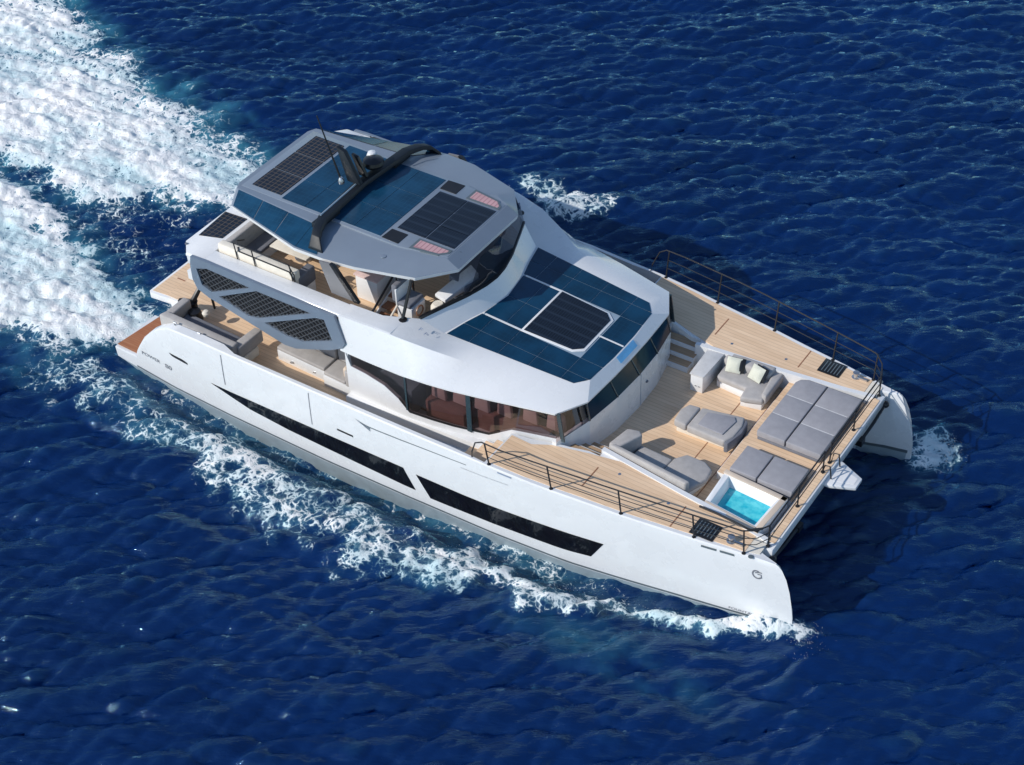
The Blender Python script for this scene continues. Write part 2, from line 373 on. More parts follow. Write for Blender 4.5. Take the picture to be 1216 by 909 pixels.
    milk = g.math('MULTIPLY', g.rng(g.math('SUBTRACT', pat, thr), -.22, .10), g.rng(fa, .05, .3))
    body = g.mix(g.math('MULTIPLY', milk, .45), body, (.20, .40, .46, 1))
    m.node_tree.nodes.remove(p)
    df = g.n('ShaderNodeBsdfDiffuse', Color=body, Normal=wb).outputs[0]
    gl = g.n('ShaderNodeBsdfGlossy', Color=(.50, .86, 1, 1), Roughness=.05, Normal=wb).outputs[0]
    fr = g.n('ShaderNodeFresnel', i0=1.60, Normal=wb).outputs[0]
    wat = g.n('ShaderNodeMixShader', i0=fr, i1=df, i2=gl).outputs[0]
    fb = g.n('ShaderNodeBump', Strength=.6, Distance=.08, Height=g.math('ADD', cln, g.math('MULTIPLY', pat, .6))).outputs[0]
    tone = g.n('ShaderNodeTexNoise', Vector=g.n('ShaderNodeMapping', i0=wpos, i3=(.38, 1.1, 1)).outputs[0], Scale=.8, Detail=6.0, Roughness=.62).outputs[0]
    sk = g.n('ShaderNodeAttribute', {'attribute_name': 'streak'}).outputs['Fac']; tone = g.math('MULTIPLY_ADD', sk, .055, tone)
    fcol = g.mix(g.rng(tone, .36, .60), (.54, .71, .76, 1), (.92, .93, .93, 1))
    fs = g.n('ShaderNodeBsdfPrincipled', Base_Color=fcol, Roughness=.75, Normal=fb).outputs[0]
    g.l(g.n('ShaderNodeMixShader', i0=fo, i1=wat, i2=fs).outputs[0], m.node_tree.nodes['Material Output'].inputs[0])
    me.materials.append(m)
    o = bpy.data.objects.new('sea', me); COL.objects.link(o); tag(o, 'deep blue sea with wind ripples and the white wake of the yacht', kind='structure')
build_sea()
# ------------------------------------------------------------------ the yacht
def bulge(x): return itp(x, [1.5, 6, 9, 12, 14.8, 17], [0, .15, .15, .13, .04, 0])
def hull_chine(x): return bulge(x)+itp(x, [0, 1, 5, 9, 12, 15, 17.5, 20, 22.2, 23.3, 24.02], [4.9, 4.95, 5.03, 5.06, 5.07, 5.02, 4.88, 4.58, 4.31, 4.14, 4.03])
def hull_sheer(x): return bulge(x)+itp(x, [0, 2, 3.2, 5.3, 9, 12, 14.8, 16, 17, 18, 19.1, 20, 21.1, 22.2, 22.9, 23.4, 24.02], [4.9, 4.95, 5.0, 5.08, 5.12, 5.14, 5.12, 5.06, 4.96, 4.84, 4.72, 4.58, 4.43, 4.28, 4.2, 4.12, 4.03])
def hull_top(x): return 1.15*bulge(x)+itp(x, [0, 1.0, 1.05, 1.25, 1.55, 1.9, 2.25, 2.8, 4, 6, 9, 12, 14.8, 17, 20, 22.9, 24.02], [.5, .54, .72, 1.1, 1.55, 1.9, 2.15, 2.42, 2.5, 2.54, 2.58, 2.62, 2.64, 2.56, 2.46, 2.42, 2.38])
def hull_in(x): return itp(x, [0, 1, 5, 14.785, 14.8, 15.6, 16.3, 17, 20, 21.5, 22.5, 23.2, 23.7, 24.02], [3.0, 2.95, 2.95, 2.98, 3.62, 3.45, 3.2, 3.05, 3.15, 3.3, 3.55, 3.8, 3.92, 3.99])
def chine_z(x): return 1.15*bulge(x)+itp(x, [0, 1, 2.5, 5, 9, 12, 15, 17, 19.1, 20.5, 22.2, 24.02], [.08, .0, -.15, -.20, -.24, -.18, -.16, -.14, -.06, .03, .12, .20])
def side_y(x, z):
    zt = max(hull_top(x), 2.4) if x < 3 else hull_top(x)
    CH = chine_z(x); u = min(max((z-CH)/(zt-CH), 0), 1)
    return hull_chine(x)+(hull_sheer(x)-hull_chine(x))*u+.05*math.sin(math.pi*u)*(1 if x < 22 else max(0, (24.02-x)/2.02))
def stem(z): return itp(z, [-1, 0, .5, 1, 1.6, 2.0, 2.25, 2.36, 2.42], [23.9, 24.04, 24.04, 23.97, 23.85, 23.72, 23.58, 23.46, 23.25])
def bowx(s, z): return s if s < 21.5 else 21.5+(s-21.5)/(24.02-21.5)*(stem(z)-21.5)
def deck_z(x): return min(hull_top(x), 1.0+.6*smooth(1.05, 2.0, x)) if x < 2 else (1.6 if x < 14.79 else hull_top(x)-.02)
def sec(s, sgn):
    zt = hull_top(s); zd = deck_z(s) if s > 1.04 else zt
    bw = itp(s, [1.05, 2, 5, 5.6, 14, 14.8], [.12, .34, .34, .16, .16, .1]); lift = s < 14.79 and s > 1.04
    P = []
    c = hull_chine(s); yi = hull_in(s); k = min(1, max(0, (24.02-s)/1.5)); kc = (hull_chine(s)+hull_in(s))/2
    yc = kc if s < 23 else 4.0
    CH = chine_z(s)
    P.append((yc, -1.6)); P.append((c-.5*k, -1.35)); P.append((c-.16*k, CH-.75)); P.append((c-.07*k, CH-.12)); P.append((c-.05*k, CH-.04)); P.append((c, CH))
    for u in (.2, .4, .6, .8, .93):
        z = CH+(zt-CH)*u; P.append((side_y(s, z), z))
    e = side_y(s, zt); P.append((e-.01*k, zt-.03 if zt > 1 else zt-.005)); P.append((e-.05*k, zt))
    if lift: P += [(e-bw, zt), (e-bw-.005, min(zd, zt-.003))]
    else: P += [(e-.12*k, zt-.001), (e-.14*k, zt-.002)]
    zi = zd if lift else zt-.003
    P += [(yi+.02*k, zi), (yi, zi-.05), (yi+.0, min(.9, zi-.1)), (yi+.12*k, min(.3, zi-.2)), (yi+.28*k, -.6)]
    # ring order: keel, outer side up, deck, inner side down
    return [(bowx(s, z), sgn*y, z) for y, z in P]
st = [0, .5, 1.0, 1.04, 1.05, 1.15, 1.25, 1.4, 1.55, 1.7, 1.9, 2.1, 2.25, 2.5, 2.8, 3.2, 4, 5, 5.6]+[6.5+.8*i for i in range(11)]+[14.78, 14.8, 15.5, 16.3, 17, 17.6, 18.3, 19, 19.6, 20.2, 20.8, 21.3, 21.7, 22.1, 22.4, 22.7, 22.95, 23.2, 23.4, 23.6, 23.75, 23.88, 23.96, 24.02]
boat = thing('catamaran', 'large white twin hulled motor yacht with blue solar roofs speeding across the sea', 'yacht')
hulls = {}
for s in (-1, 1):
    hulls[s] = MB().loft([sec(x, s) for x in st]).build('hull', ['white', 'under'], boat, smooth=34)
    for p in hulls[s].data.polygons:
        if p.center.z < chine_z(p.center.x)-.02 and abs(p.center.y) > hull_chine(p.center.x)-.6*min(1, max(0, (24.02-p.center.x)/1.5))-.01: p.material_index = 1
def side_patch(name, mtl, top, bot, s, off=.006, n=28, parent=None):
    """a thin sheet that follows the hull side between two (x, z) lines"""
    x0 = min(p[0] for p in top+bot); x1 = max(p[0] for p in top+bot); mb = MB(); rows = []
    for x in np.linspace(x0, x1, n):
        zt = itp(x, *zip(*top)); zb = itp(x, *zip(*bot)); zb = min(zb, zt-.002)
        bx_, bz_ = (.8*bulge(x), 1.15*bulge(x)) if name != 'boot_stripe' else (0, 0)
        rows.append([(bowx(x+bx_, z), s*(side_y(x+bx_, z)+off), z) for z in np.linspace(zb+bz_, zt+bz_, 4)])
    mb.loft(rows, closed=False)
    o = mb.build(name, mtl, parent or hulls[s], recalc=False); return o
W1t = [(4.39, .99), (12.0, 1.06)]; W1b = [(4.39, .985), (5.0, .84), (5.96, .6), (7.46, .47), (9.26, .42), (12.0, .33)]
def text_mesh(txt, size):
    cu = bpy.data.curves.new('lettering', 'FONT'); cu.body = txt; cu.size = size; cu.extrude = 0
    ob = bpy.data.objects.new('lettering', cu); COL.objects.link(ob)
    dg = bpy.context.evaluated_depsgraph_get(); me = bpy.data.meshes.new_from_object(ob.evaluated_get(dg))
    bpy.data.objects.remove(ob); return me
def side_text(txt, size, x0, z0, s, m, slope=0, off=.01, sx=1.0, flip=False):
    me = text_mesh(txt, size); wmax = max(v.co.x for v in me.vertices)
    for v in me.vertices:
        lx = v.co.x*sx; x = x0+lx if not flip else x0+wmax*sx-lx
        z = z0+v.co.y+slope*(x-x0); v.co = (bowx(x, z), s*(side_y(x, z)+off), z)
    me.materials.append(M[m]); o = bpy.data.objects.new('lettering', me); COL.objects.link(o); o.parent = hulls[s]; return o
for s in (-1, 1):
    h = hulls[s]
    # the first window ends in a slanted edge, so does the start of the second
    mb = MB(); rows = []
    for x in np.linspace(4.39, 11.9, 40):
        k = (x-4.39)/(11.9-4.39); zt = .99+.13*k; zb = itp(x, [4.39, 5.0, 5.96, 7.46, 9.26, 11.9], [.98, .84, .6, .47, .42, .33])
        sh = .36*max(0, min(1, (x-10)/1.9))
        rows.append([(xx, s*(side_y(xx, z)+.006), z) for t in np.linspace(0, 1, 4) for z in [zb+(zt-zb)*t+1.15*bulge(x)] for xx in [x+sh*(1-t)+.8*bulge(x)]])
    mb.loft(rows, closed=False).build('hull_window', 'hullglass', h, recalc=False)
    mb = MB(); rows = []
    for x in np.linspace(12.35, 18.57, 40):
        k = (x-12.35)/(18.57-12.35); zt = itp(x, [12.35, 14, 16, 18.57], [1.06, 1.06, 1.13, 1.21]); zb = itp(x, [12.35, 13.3, 14.8, 17, 17.8, 18.57], [.24, .27, .34, .41, .46, .52])
        a = .42*max(0, 1-(x-12.35)/1.4); b = -.40*max(0, (x-17.2)/1.37)
        rows.append([(xx, s*(side_y(xx, z)+.006), z) for t in np.linspace(0, 1, 4) for z in [zb+(zt-zb)*t+1.15*bulge(x)] for xx in [x+(a+b)*(1-t)+.8*bulge(x)]])
    mb.loft(rows, closed=False).build('hull_window', 'hullglass', h, recalc=False)
    bx = [.9+23.1*i/40 for i in range(41)]
    side_patch('boot_stripe', 'stripe', [(x, chine_z(x)+.10) for x in bx], [(x, chine_z(x)+.025) for x in bx], s, .004, 80)
    side_patch('boarding_door_seam', 'letter', [(5.03, 2.4), (5.065, 2.4)], [(5.03, 1.22), (5.065, 1.22)], s, .005, 2)
    side_patch('boarding_door_seam', 'letter', [(8.50, 2.46), (8.53, 2.46)], [(8.50, 1.22), (8.53, 1.22)], s, .005, 2)
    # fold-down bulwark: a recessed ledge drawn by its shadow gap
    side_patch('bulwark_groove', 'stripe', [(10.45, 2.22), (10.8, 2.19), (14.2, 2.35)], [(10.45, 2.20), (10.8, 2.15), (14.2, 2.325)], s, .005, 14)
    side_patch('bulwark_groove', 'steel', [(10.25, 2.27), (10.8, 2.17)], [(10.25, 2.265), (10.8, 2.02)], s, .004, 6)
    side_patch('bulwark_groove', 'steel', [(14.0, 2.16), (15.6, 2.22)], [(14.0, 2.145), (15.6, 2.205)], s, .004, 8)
    side_patch('air_vent', 'black', [(2.66, 1.44), (3.3, 1.42), (3.46, 1.36)], [(2.66, 1.42), (2.8, 1.34), (3.46, 1.30)], s, .006, 8)
    side_patch('air_vent', 'black', [(9.5, 1.53), (10.1, 1.53)], [(9.5, 1.46), (10.1, 1.46)], s, .006, 4)
    side_patch('deck_drain', 'letter2', [(15.25, 2.57), (15.7, 2.56)], [(15.25, 2.52), (15.7, 2.51)], s, .006, 4)
    for a, b in ((21.36, 21.86), (21.98, 22.48)):
        side_patch('mooring_slot', 'stripe', [(a, 2.35), (b, 2.35)], [(a, 2.28), (b, 2.28)], s, .006, 5)
    fl = s > 0
    side_text('POWER', .19, 1.32, .80, s, 'letter', -.04, flip=fl, sx=1.25); side_text('80', .26, 2.36, .72, s, 'letter', -.03, flip=fl, sx=1.2)
    fx = (22.25, 23.30) if not fl else (22.82, 22.25)
    side_text('FOUNTAINE', .115, fx[0], .27, s, 'letter', 0, .009, sx=1.36, flip=fl); side_text('PAJOT', .115, fx[1], .29, s, 'letter', 0, .009, sx=1.36, flip=fl)
    # emblem on the bow: two hooked strokes in a ring
    em = MB(); cx, cz = 23.12, 1.88
    def stroke(pts, wd):
        L = [(Vector((a, b))) for a, b in pts]; rows = []
        for i, p in enumerate(L):
            t = (L[min(i+1, len(L)-1)]-L[max(i-1, 0)]).normalized(); nrm = Vector((-t.y, t.x))*wd
            rows.append([(bowx(cx+q.x, cz+q.y), s*(side_y(cx+q.x, cz+q.y)+.008), cz+q.y) for q in (p-nrm, p+nrm)])
        em.loft(rows, closed=False)
    stroke([(.13*math.cos(a), .13*math.sin(a)) for a in np.linspace(.9, 5.6, 14)], .022)
    stroke([(.02, .02), (.13, .02), (.12, -.1)], .02); stroke([(-.05, .05), (.05, .09), (.16, .09)], .018)
    em.build('emblem', 'letter', h, recalc=False)
    yh = s*(side_y(22.72, 2.36)-.06); MB().lathe((22.72, yh, hull_top(22.72)-.001), [(.001, 0), (.075, 0), (.075, .006), (.05, .012), (.001, .012)], 14).build('hawse_pipe', 'stripe', h)

for s in (-1, 1):                                            # stripe on the inner faces of the bows
    rows = []
    for x in np.linspace(21.6, 23.9, 24):
        zc = chine_z(x)+.03
        rows.append([(bowx(x, z), s*(hull_in(x)+.12*min(1, max(0, (24.02-x)/1.5))*(.9-z)/.6-.006), z) for z in (zc+.04, zc+.16)])
    MB().loft(rows, closed=False).build('boot_stripe', 'stripe', hulls[s], recalc=False)
# bridge deck between the hulls
bd = MB()
rows = []
for x, zl, zu in ((.9, 1.0, 1.55), (2, .95, 1.58), (8, .95, 1.58), (16, .98, 1.83), (20, 1.05, 1.86), (21.8, 1.30, 1.86), (22.5, 1.62, 1.87), (22.75, 1.85, 2.30), (22.98, 2.0, 2.40), (23.1, 2.08, 2.40)):
    yy = hull_in(min(x, 22.6))+.06
    rows.append([(x, -yy, zl), (x, yy, zl), (x, yy, zu), (x, -yy, zu)])
bd.loft(rows).build('bridge_deck', 'white', boat, bevel=.012)

# teak decks (each sheet lies proud of its moulding)
def slab(name, poly, z, mtl='teak', parent=boat, t=.012):
    f = z if callable(z) else (lambda x, y: z)
    return MB().prism(poly, lambda x, y: f(x, y)+.004, lambda x, y: f(x, y)+.004+t).build(name, mtl, parent)
def outer_teak(x, m=.17): return hull_sheer(x)-m
def wall_y(x): return itp(x, [17.3, 22.0, 22.85], [2.75, 3.27, 3.42])
zdk = lambda x, y: hull_top(x)-.02
for s in (-1, 1):
    xs = [14.85, 15.5, 16, 17, 18, 19, 20, 21, 22, 22.5]
    # side deck in strips so that the sheet follows the sheer
    mb = MB()
    for a, b in zip(xs[:-1], xs[1:]):
        def inn(x): return 3.72 if x < 15.6 else 3.42 if x < 16.25 else (3.12 if x < 17.35 else wall_y(x)+.08)
        A = a+1e-4
        pl = [(a, s*outer_teak(a)), (b, s*outer_teak(b)), (b, s*inn(b-1e-3)), (a, s*inn(A))]
        if s < 0: pl = pl[::-1]
        mb.prism(pl, lambda x, y: zdk(x, y)+.004, lambda x, y: zdk(x, y)+.031)
    mb.build('side_deck', 'teak', boat, weld=False)
    # white mooring corner forward, and the slab below the inner deck edge
    pl = [(22.5, s*outer_teak(22.5)), (22.88, s*3.95), (22.88, s*3.50), (22.5, s*wall_y(22.5)+s*.08)]
    MB().prism(pl[::-s], lambda x, y: 2.405, lambda x, y: 2.425).build('mooring_corner', 'cream', boat)
    # moulding that carries the inner part of the side deck, down to the well floor
    mb = MB()
    for a, b in ((15.0, 16.0), (16.0, 17.0), (17.0, 17.35), (17.35, 20.0), (20.0, 22.0), (22.0, 22.85)):
        ya = (3.62 if a < 15.5 else 3.3 if a < 16.5 else 3.0) if a < 17.2 else wall_y(a); yb = (3.3 if b < 16.5 else 3.0) if b < 17.4 else wall_y(b)
        pl = [(a, s*min(hull_in(a)+.72, hull_sheer(a)-.35)), (b, s*min(hull_in(b)+.72, hull_sheer(b)-.35)), (b, s*yb), (a, s*ya)]
        mb.prism(pl if s < 0 else pl[::-1], lambda x, y: 1.5, lambda x, y: hull_top(x)-.021)
    mb.build('side_deck_moulding', 'white2', boat, weld=False)
    # coaming of the foredeck well
    mb = MB()
    for a, b in ((17.3, 20), (20, 22.0), (22.0, 22.85)):
        pl = [(a, s*(wall_y(a)+.075)), (b, s*(wall_y(b)+.075)), (b, s*(wall_y(b)-.075)), (a, s*(wall_y(a)-.075))]
        mb.prism(pl if s < 0 else pl[::-1], lambda x, y: 1.85, lambda x, y: hull_top(x)+.05)
    mb.build('well_coaming', 'white', boat, weld=False)
    # stairs from the side deck down into the well
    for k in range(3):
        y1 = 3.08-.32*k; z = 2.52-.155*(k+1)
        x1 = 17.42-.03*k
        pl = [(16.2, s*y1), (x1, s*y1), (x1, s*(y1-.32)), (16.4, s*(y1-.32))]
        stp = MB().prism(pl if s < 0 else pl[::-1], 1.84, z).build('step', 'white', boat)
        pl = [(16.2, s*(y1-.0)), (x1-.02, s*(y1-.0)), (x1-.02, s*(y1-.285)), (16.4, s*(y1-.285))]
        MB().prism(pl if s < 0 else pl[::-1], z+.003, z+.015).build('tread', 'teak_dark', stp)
    # steps from the aft side deck up to the foredeck
    for k in range(3):
        z = 1.6+.235*(k+1); x0 = 13.55+.40*k
        pl = [(x0, s*4.96), (x0+.40 if k < 2 else 14.8, s*4.96), (x0+.40 if k < 2 else 14.8, s*3.72), (x0, s*3.72)]
        stp = MB().prism(pl[::-1] if s < 0 else pl, 1.59, z).build('step', 'white', boat)
        pl = [(x0+.01, s*4.95), (x0+.41 if k < 2 else 14.84, s*4.95), (x0+.41 if k < 2 else 14.84, s*3.76), (x0+.01, s*3.76)]
        MB().prism(pl[::-1] if s < 0 else pl, z+.003, z+.014).build('tread', 'teak', stp)
    pl = [(5.4, s*5.08), (9.0, s*5.08), (13.55, s*5.05), (13.55, s*4.1), (9.0, s*4.1), (9.0, s*4.52), (5.4, s*4.52)]
    MB().prism(pl[::-1] if s < 0 else pl, 1.604, 1.618).build('side_deck', 'teak', boat)
    pl = [(9.2, s*4.28), (14.2, s*3.95), (14.2, s*3.66), (9.2, s*4.0)]
    MB().prism(pl[::-1] if s < 0 else pl, 1.5, 2.02).build('side_ledge', 'white2', boat, bevel=.02)
    # forward edges, hatches and gear on the hull decks
    hx = [(20.9, s*4.27), (21.6, s*4.25), (21.6, s*3.63), (20.9, s*3.62)]
    ht = MB().prism(hx[::-s], 2.44, 2.475).build('deck_hatch', 'black', boat, bevel=.008)
    for k in range(6): MB().box(21.0+.1*k, 21.03+.1*k, min(s*3.7, s*4.18), max(s*3.7, s*4.18), 2.4755, 2.481).build('slat', 'stripe', ht)
    MB().lathe((22.02, s*3.95, 2.43), [(.13, 0), (.13, .03), (.07, .05), (.06, .14), (.10, .17), (.10, .2), (.001, .21)], 14).box(22.05, 22.38, s*3.95-.04, s*3.95+.04, 2.44, 2.50).build('windlass', 'steel', boat)
    for xx in (18.2, 19.9): MB().lathe((xx, s*(3.35 if xx < 19 else 3.6), hull_top(xx)), [(.05, 0), (.05, .012), (.001, .014)], 10).build('deck_plug', 'steel', boat)
    for a in (17.55, 20.35):
        MB().box(a, a+.035, min(s*3.45, s*4.35), max(s*3.45, s*4.35), hull_top(a)+.0, hull_top(a)+.016).build('deck_seam', 'wood', boat)
# well floor, front beam, aft deck, stern platforms
slab('well_floor', [(16.6, -2.95), (17.3, -2.7), (22.0, -3.2), (22.74, -3.3), (22.74, 3.3), (22.0, 3.2), (17.3, 2.7), (16.6, 2.95)], 1.86)
for x in (19.35, 20.15): MB().box(x, x+.03, -2.9, 2.9, 1.877, 1.880).build('deck_seam', 'wood', boat)
slab('forward_well_floor', [(20.32, -1.5), (22.74, -1.5), (22.74, 3.35), (22.0, 3.25), (20.32, 3.1)], 2.16)
MB().prism([(20.30, -1.5), (22.76, -1.5), (22.76, 3.35), (22.0, 3.25), (20.30, 3.1)], 1.86, 2.162).build('forward_well_step', 'white', boat, bevel=.01)
slab('front_beam_deck', [(22.80, -3.42), (23.04, -3.38), (23.04, 3.38), (22.80, 3.42)], 2.405)
slab('aft_deck', [(.75, -2.95), (1.7, -2.95), (2.2, -4.5), (9.2, -4.5), (9.2, 4.5), (2.2, 4.5), (1.7, 2.95), (.75, 2.95)], 1.59)
MB().prism([(1.5, -3.05), (9.3, -3.05), (9.3, 3.05), (1.5, 3.05)], 1.3, 1.592).build('aft_deck_moulding', 'white2', boat)
pf = MB().prism([(-.02, -3.0), (.08, -3.08), (1.7, -2.93), (1.7, 2.93), (.08, 3.08), (-.02, 3.0)], 1.30, 1.53).build('swim_platform', 'white', boat, bevel=.03)
MB().prism([(.09, -2.95), (.74, -2.9), (.74, 2.9), (.09, 2.95)], 1.532, 1.545).build('platform_deck', 'teak', pf)
MB().box(.35, .95, -.85, -.45, 1.545, 1.62).build('folded_flag', 'red', pf, bevel=.02)
MB().box(.35, .85, -2.05, -2.0, 1.545, 1.552).build('deck_seam', 'wood', pf)
for s in (-1, 1):
    pl = [(.04, s*4.84), (1.03, s*4.87), (1.03, s*3.05), (.25, s*3.05)]
    MB().prism(pl[::-1] if s > 0 else pl, .545, .56).build('stern_step', 'teak_wet', boat)
    for k in range(3):
        x0 = 1.05+.28*k; z = .56+.33*(k+1)
        pl = [(x0, s*4.55), (x0+.9, s*4.55), (x0+.9, s*3.0), (x0, s*3.0)]
        MB().prism(pl[::-1] if s > 0 else pl, .4, z).build('stern_stair', 'white2', boat, bevel=.01)
# anchor sprit
sp = MB().prism([(23.0, -.52), (23.3, -.5), (23.95, -.22), (23.95, .2), (23.2, .55), (23.0, .55)], 2.20, 2.32).build('anchor_sprit', 'white', boat, bevel=.02)
MB().prism([(23.3, -.30), (23.85, -.14), (23.85, .12), (23.3, .3)], 2.322, 2.33).build('sprit_pad', 'white2', sp)
for y in (-.28, .3): MB().tube([(22.95, y, 2.4), (23.0, y, 2.75), (23.15, y, 2.78), (23.22, y, 2.35)], .022).build('grab_rail', 'rail', sp)
for s in (-1, 1):
    MB().tube([(23.12, s*3.62, 2.08), (23.13, s*2.9, 1.98), (23.12, s*2.05, 1.93)], .05).ball((23.14, s*3.66, 2.1), .11).box(23.0, 23.2, min(s*1.9, s*2.15), max(s*1.9, s*2.15), 1.80, 2.0).build('mooring_strut', 'black', boat)

# railings of the foredeck
def rail_pt(x): return (itp(x, [14.8, 15.5, 18, 20, 22, 22.6], [5.22, 5.21, 4.94, 4.65, 4.33, 4.22]), itp(x, [14.8, 15.5, 18, 20, 22, 22.6], [3.60, 3.58, 3.54, 3.45, 3.36, 3.32]))
def rail_base(x): return hull_sheer(x)-.10, hull_top(x)-.01
for s in (-1, 1):
    rl = MB()
    for fr, rd in ((1.0, .021), (.66, .012), (.36, .012)):
        pts = []
        if fr == 1:
            y, z = rail_pt(14.85); b = rail_base(14.6)
            pts = [(14.38, s*b[0], b[1]), (14.42, s*(b[0]+.03), 2.95), (14.62, s*(y-.02), 3.45), (14.85, s*y, z)]
        for x in (14.95, 15.5, 16.5, 17.5, 18.5, 19.5, 20.5, 21.5, 22.2, 22.45):
            y, z = rail_pt(x); b = rail_base(x); pts.append((x, s*(b[0]+(y-b[0])*fr), b[1]+(z-b[1])*fr))
        pts += [(22.75, s*3.95, 2.42+.80*fr), (22.93, s*3.57, 2.42+.78*fr)] if fr < 1 else [(22.75, s*3.98, 3.26), (22.93, s*3.57, 3.2)]
        rl.tube(pts, rd)
    rr = rl.build('railing', 'rail', boat)
    for x in (14.95, 16.9, 19.0, 21.1, 22.5):
        y, z = rail_pt(x); b = rail_base(x)
        MB().tube([(x, s*b[0], b[1]), (x, s*y, z)], .024).lathe((x, s*b[0], b[1]), [(.06, 0), (.06, .015), (.001, .018)], 10).build('post', 'rail', rr)
    fl = MB()
    for fr, rd in ((1.0, .024), (.62, .015), (.3, .015)): fl.tube([(22.93, s*3.57, 2.42+.78*fr), (22.92, s*.22, 2.42+.76*fr)], rd)
    fr_ = fl.build('front_railing', 'rail', boat)
    for y in (3.57, 1.81, .22): MB().tube([(22.93, s*y, 2.42), (22.93, s*y, 3.2)], .024).lathe((22.93, s*y, 2.42), [(.06, 0), (.06, .015), (.001, .018)], 10).build('post', 'rail', fr_)

# ------------------------------------------------------------------ saloon
def brow(x): return itp(x, [3, 9.2, 10.2, 11.3, 12.2, 12.9, 14.1, 16.03], [4.15, 4.15, 4.17, 4.16, 4.08, 3.98, 3.73, 3.27])
cabin = MB()
for s in (-1, 1):
    xs = [9.2, 9.38, 9.95, 10.6, 11.1, 11.45, 12.2, 12.9, 14.0, 14.35, 14.7, 15.4, 16.12]
    zb = [3.66, 3.13, 3.08, 2.93, 2.62, 2.24, 2.24, 2.24, 2.26, 2.46, 2.66, 2.68, 2.71]
    for a, b, za, zc in zip(xs[:-1], xs[1:], zb[:-1], zb[1:]):
        ya, yb = brow(a)-.07, brow(b)-.07
        ya2, yb2 = (ya-.12, yb-.12)
        q = [(a, s*ya), (b, s*yb), (b, s*yb2), (a, s*ya2)]
        if s > 0: q = q[::-1]
        cabin.prism(q, 1.6, lambda x, y, a=a, b=b, za=za, zc=zc: za if abs(x-a) < abs(x-b) else zc)
# front face below the windscreen
fp = [(16.12, -3.36), (16.62, -2.35), (16.84, -1.2), (16.9, 0), (16.84, 1.2), (16.62, 2.35), (16.12, 3.36)]
fz = [2.72, 3.02, 3.12, 3.14, 3.12, 3.02, 2.72]
for i in range(6):
    (a, b), (c, d) = fp[i], fp[i+1]
    q = [(a, b), (c, d), (c-.14, d), (a-.14, b)]
    cabin.prism(q, 1.86, lambda x, y, i=i: fz[i] if abs(y-fp[i][1]) < abs(y-fp[i+1][1]) else fz[i+1])
cab = cabin.build('saloon', 'white', boat, smooth=30, weld=False)
MB().box(9.2, 9.28, -4.05, -2.9, 1.6, 3.66).box(9.2, 9.28, 2.9, 4.05, 1.6, 3.66).build('aft_bulkhead', 'white2', cab)
MB().box(9.22, 9.26, -2.9, 2.9, 1.62, 3.6).build('sliding_door', 'windshield', cab)
MB().box(9.17, 9.23, -4.02, -3.92, 1.6, 3.66).build('door_frame', 'seam', cab)
for s in (-1, 1):
    g = MB(); xs = [9.4, 9.95, 10.6, 11.1, 11.45, 12.2, 12.9, 14.0, 14.35, 14.7, 15.4, 16.1]
    zb = [3.13, 3.08, 2.93, 2.62, 2.24, 2.24, 2.24, 2.26, 2.46, 2.66, 2.68, 2.71]
    g.loft([[(x, s*(brow(x)-.085), z-.03), (x, s*(brow(x)-.085), 3.69)] for x, z in zip(xs, zb)], closed=False)
    gl = g.build('side_window', 'glass', cab, recalc=False)
    for x, dx, wd in ((11.35, 0, .07), (13.35, 0, .16), (16.03, .14, .13)):
        z0 = itp(x, xs, zb)-.02
        y = brow(x)-.08
        MB().prism_y([(x+dx, z0), (x+dx+wd, z0), (x+wd, 3.69), (x, 3.69)], s*y-.02, s*y+.02).build('mullion', 'mullion', gl)
    sill = MB().loft([[(x, s*(brow(x)-.075), z), (x, s*(brow(x)-.075), z+.09)] for x, z in zip(xs[3:9], zb[3:9])], closed=False).build('black_sill', 'black', gl, recalc=False)
wsT = [(16.02, -3.22), (16.5, -2.3), (16.58, -1.1), (16.6, 0), (16.58, 1.1), (16.5, 2.3), (16.02, 3.22)]
wr = [[(x+.0, y, z-.01), (X-.04, Y, 3.66)] for (x, y), z, (X, Y) in zip(fp, fz, wsT)]
ws = MB().loft(wr[1:6], closed=False).build('windscreen', 'windshield', cab, recalc=False)
for a, sg in ((0, -1), (5, 1)):
    MB().loft(wr[a:a+2], closed=False).build('corner_pane', 'glass', cab, recalc=False)
    MB().prism_y([(15.45, 2.6), (16.05, 2.6), (16.0, 3.1), (15.9, 3.2), (15.6, 3.2), (15.5, 3.1)], sg*2.75-.12, sg*2.75+.12).build('saloon_chair', 'rose', cab, bevel=.05)
    MB().tube([fp[a+(1 if sg < 0 else 0)]+(3.02,), (wsT[a+(1 if sg < 0 else 0)][0]-.04, wsT[a+(1 if sg < 0 else 0)][1], 3.65)], .03, 6).build('mullion', 'mullion', ws)
for y in (-1.15, 0, 1.15):
    i = itp(y, [p[1] for p in fp], [p[0] for p in fp]); j = itp(y, [p[1] for p in wsT], [p[0] for p in wsT]); zz = itp(y, [p[1] for p in fp], fz)
    MB().tube([(i+.01, y, zz), (j-.03, y, 3.65)], .02, 6).build('mullion', 'mullion', ws)
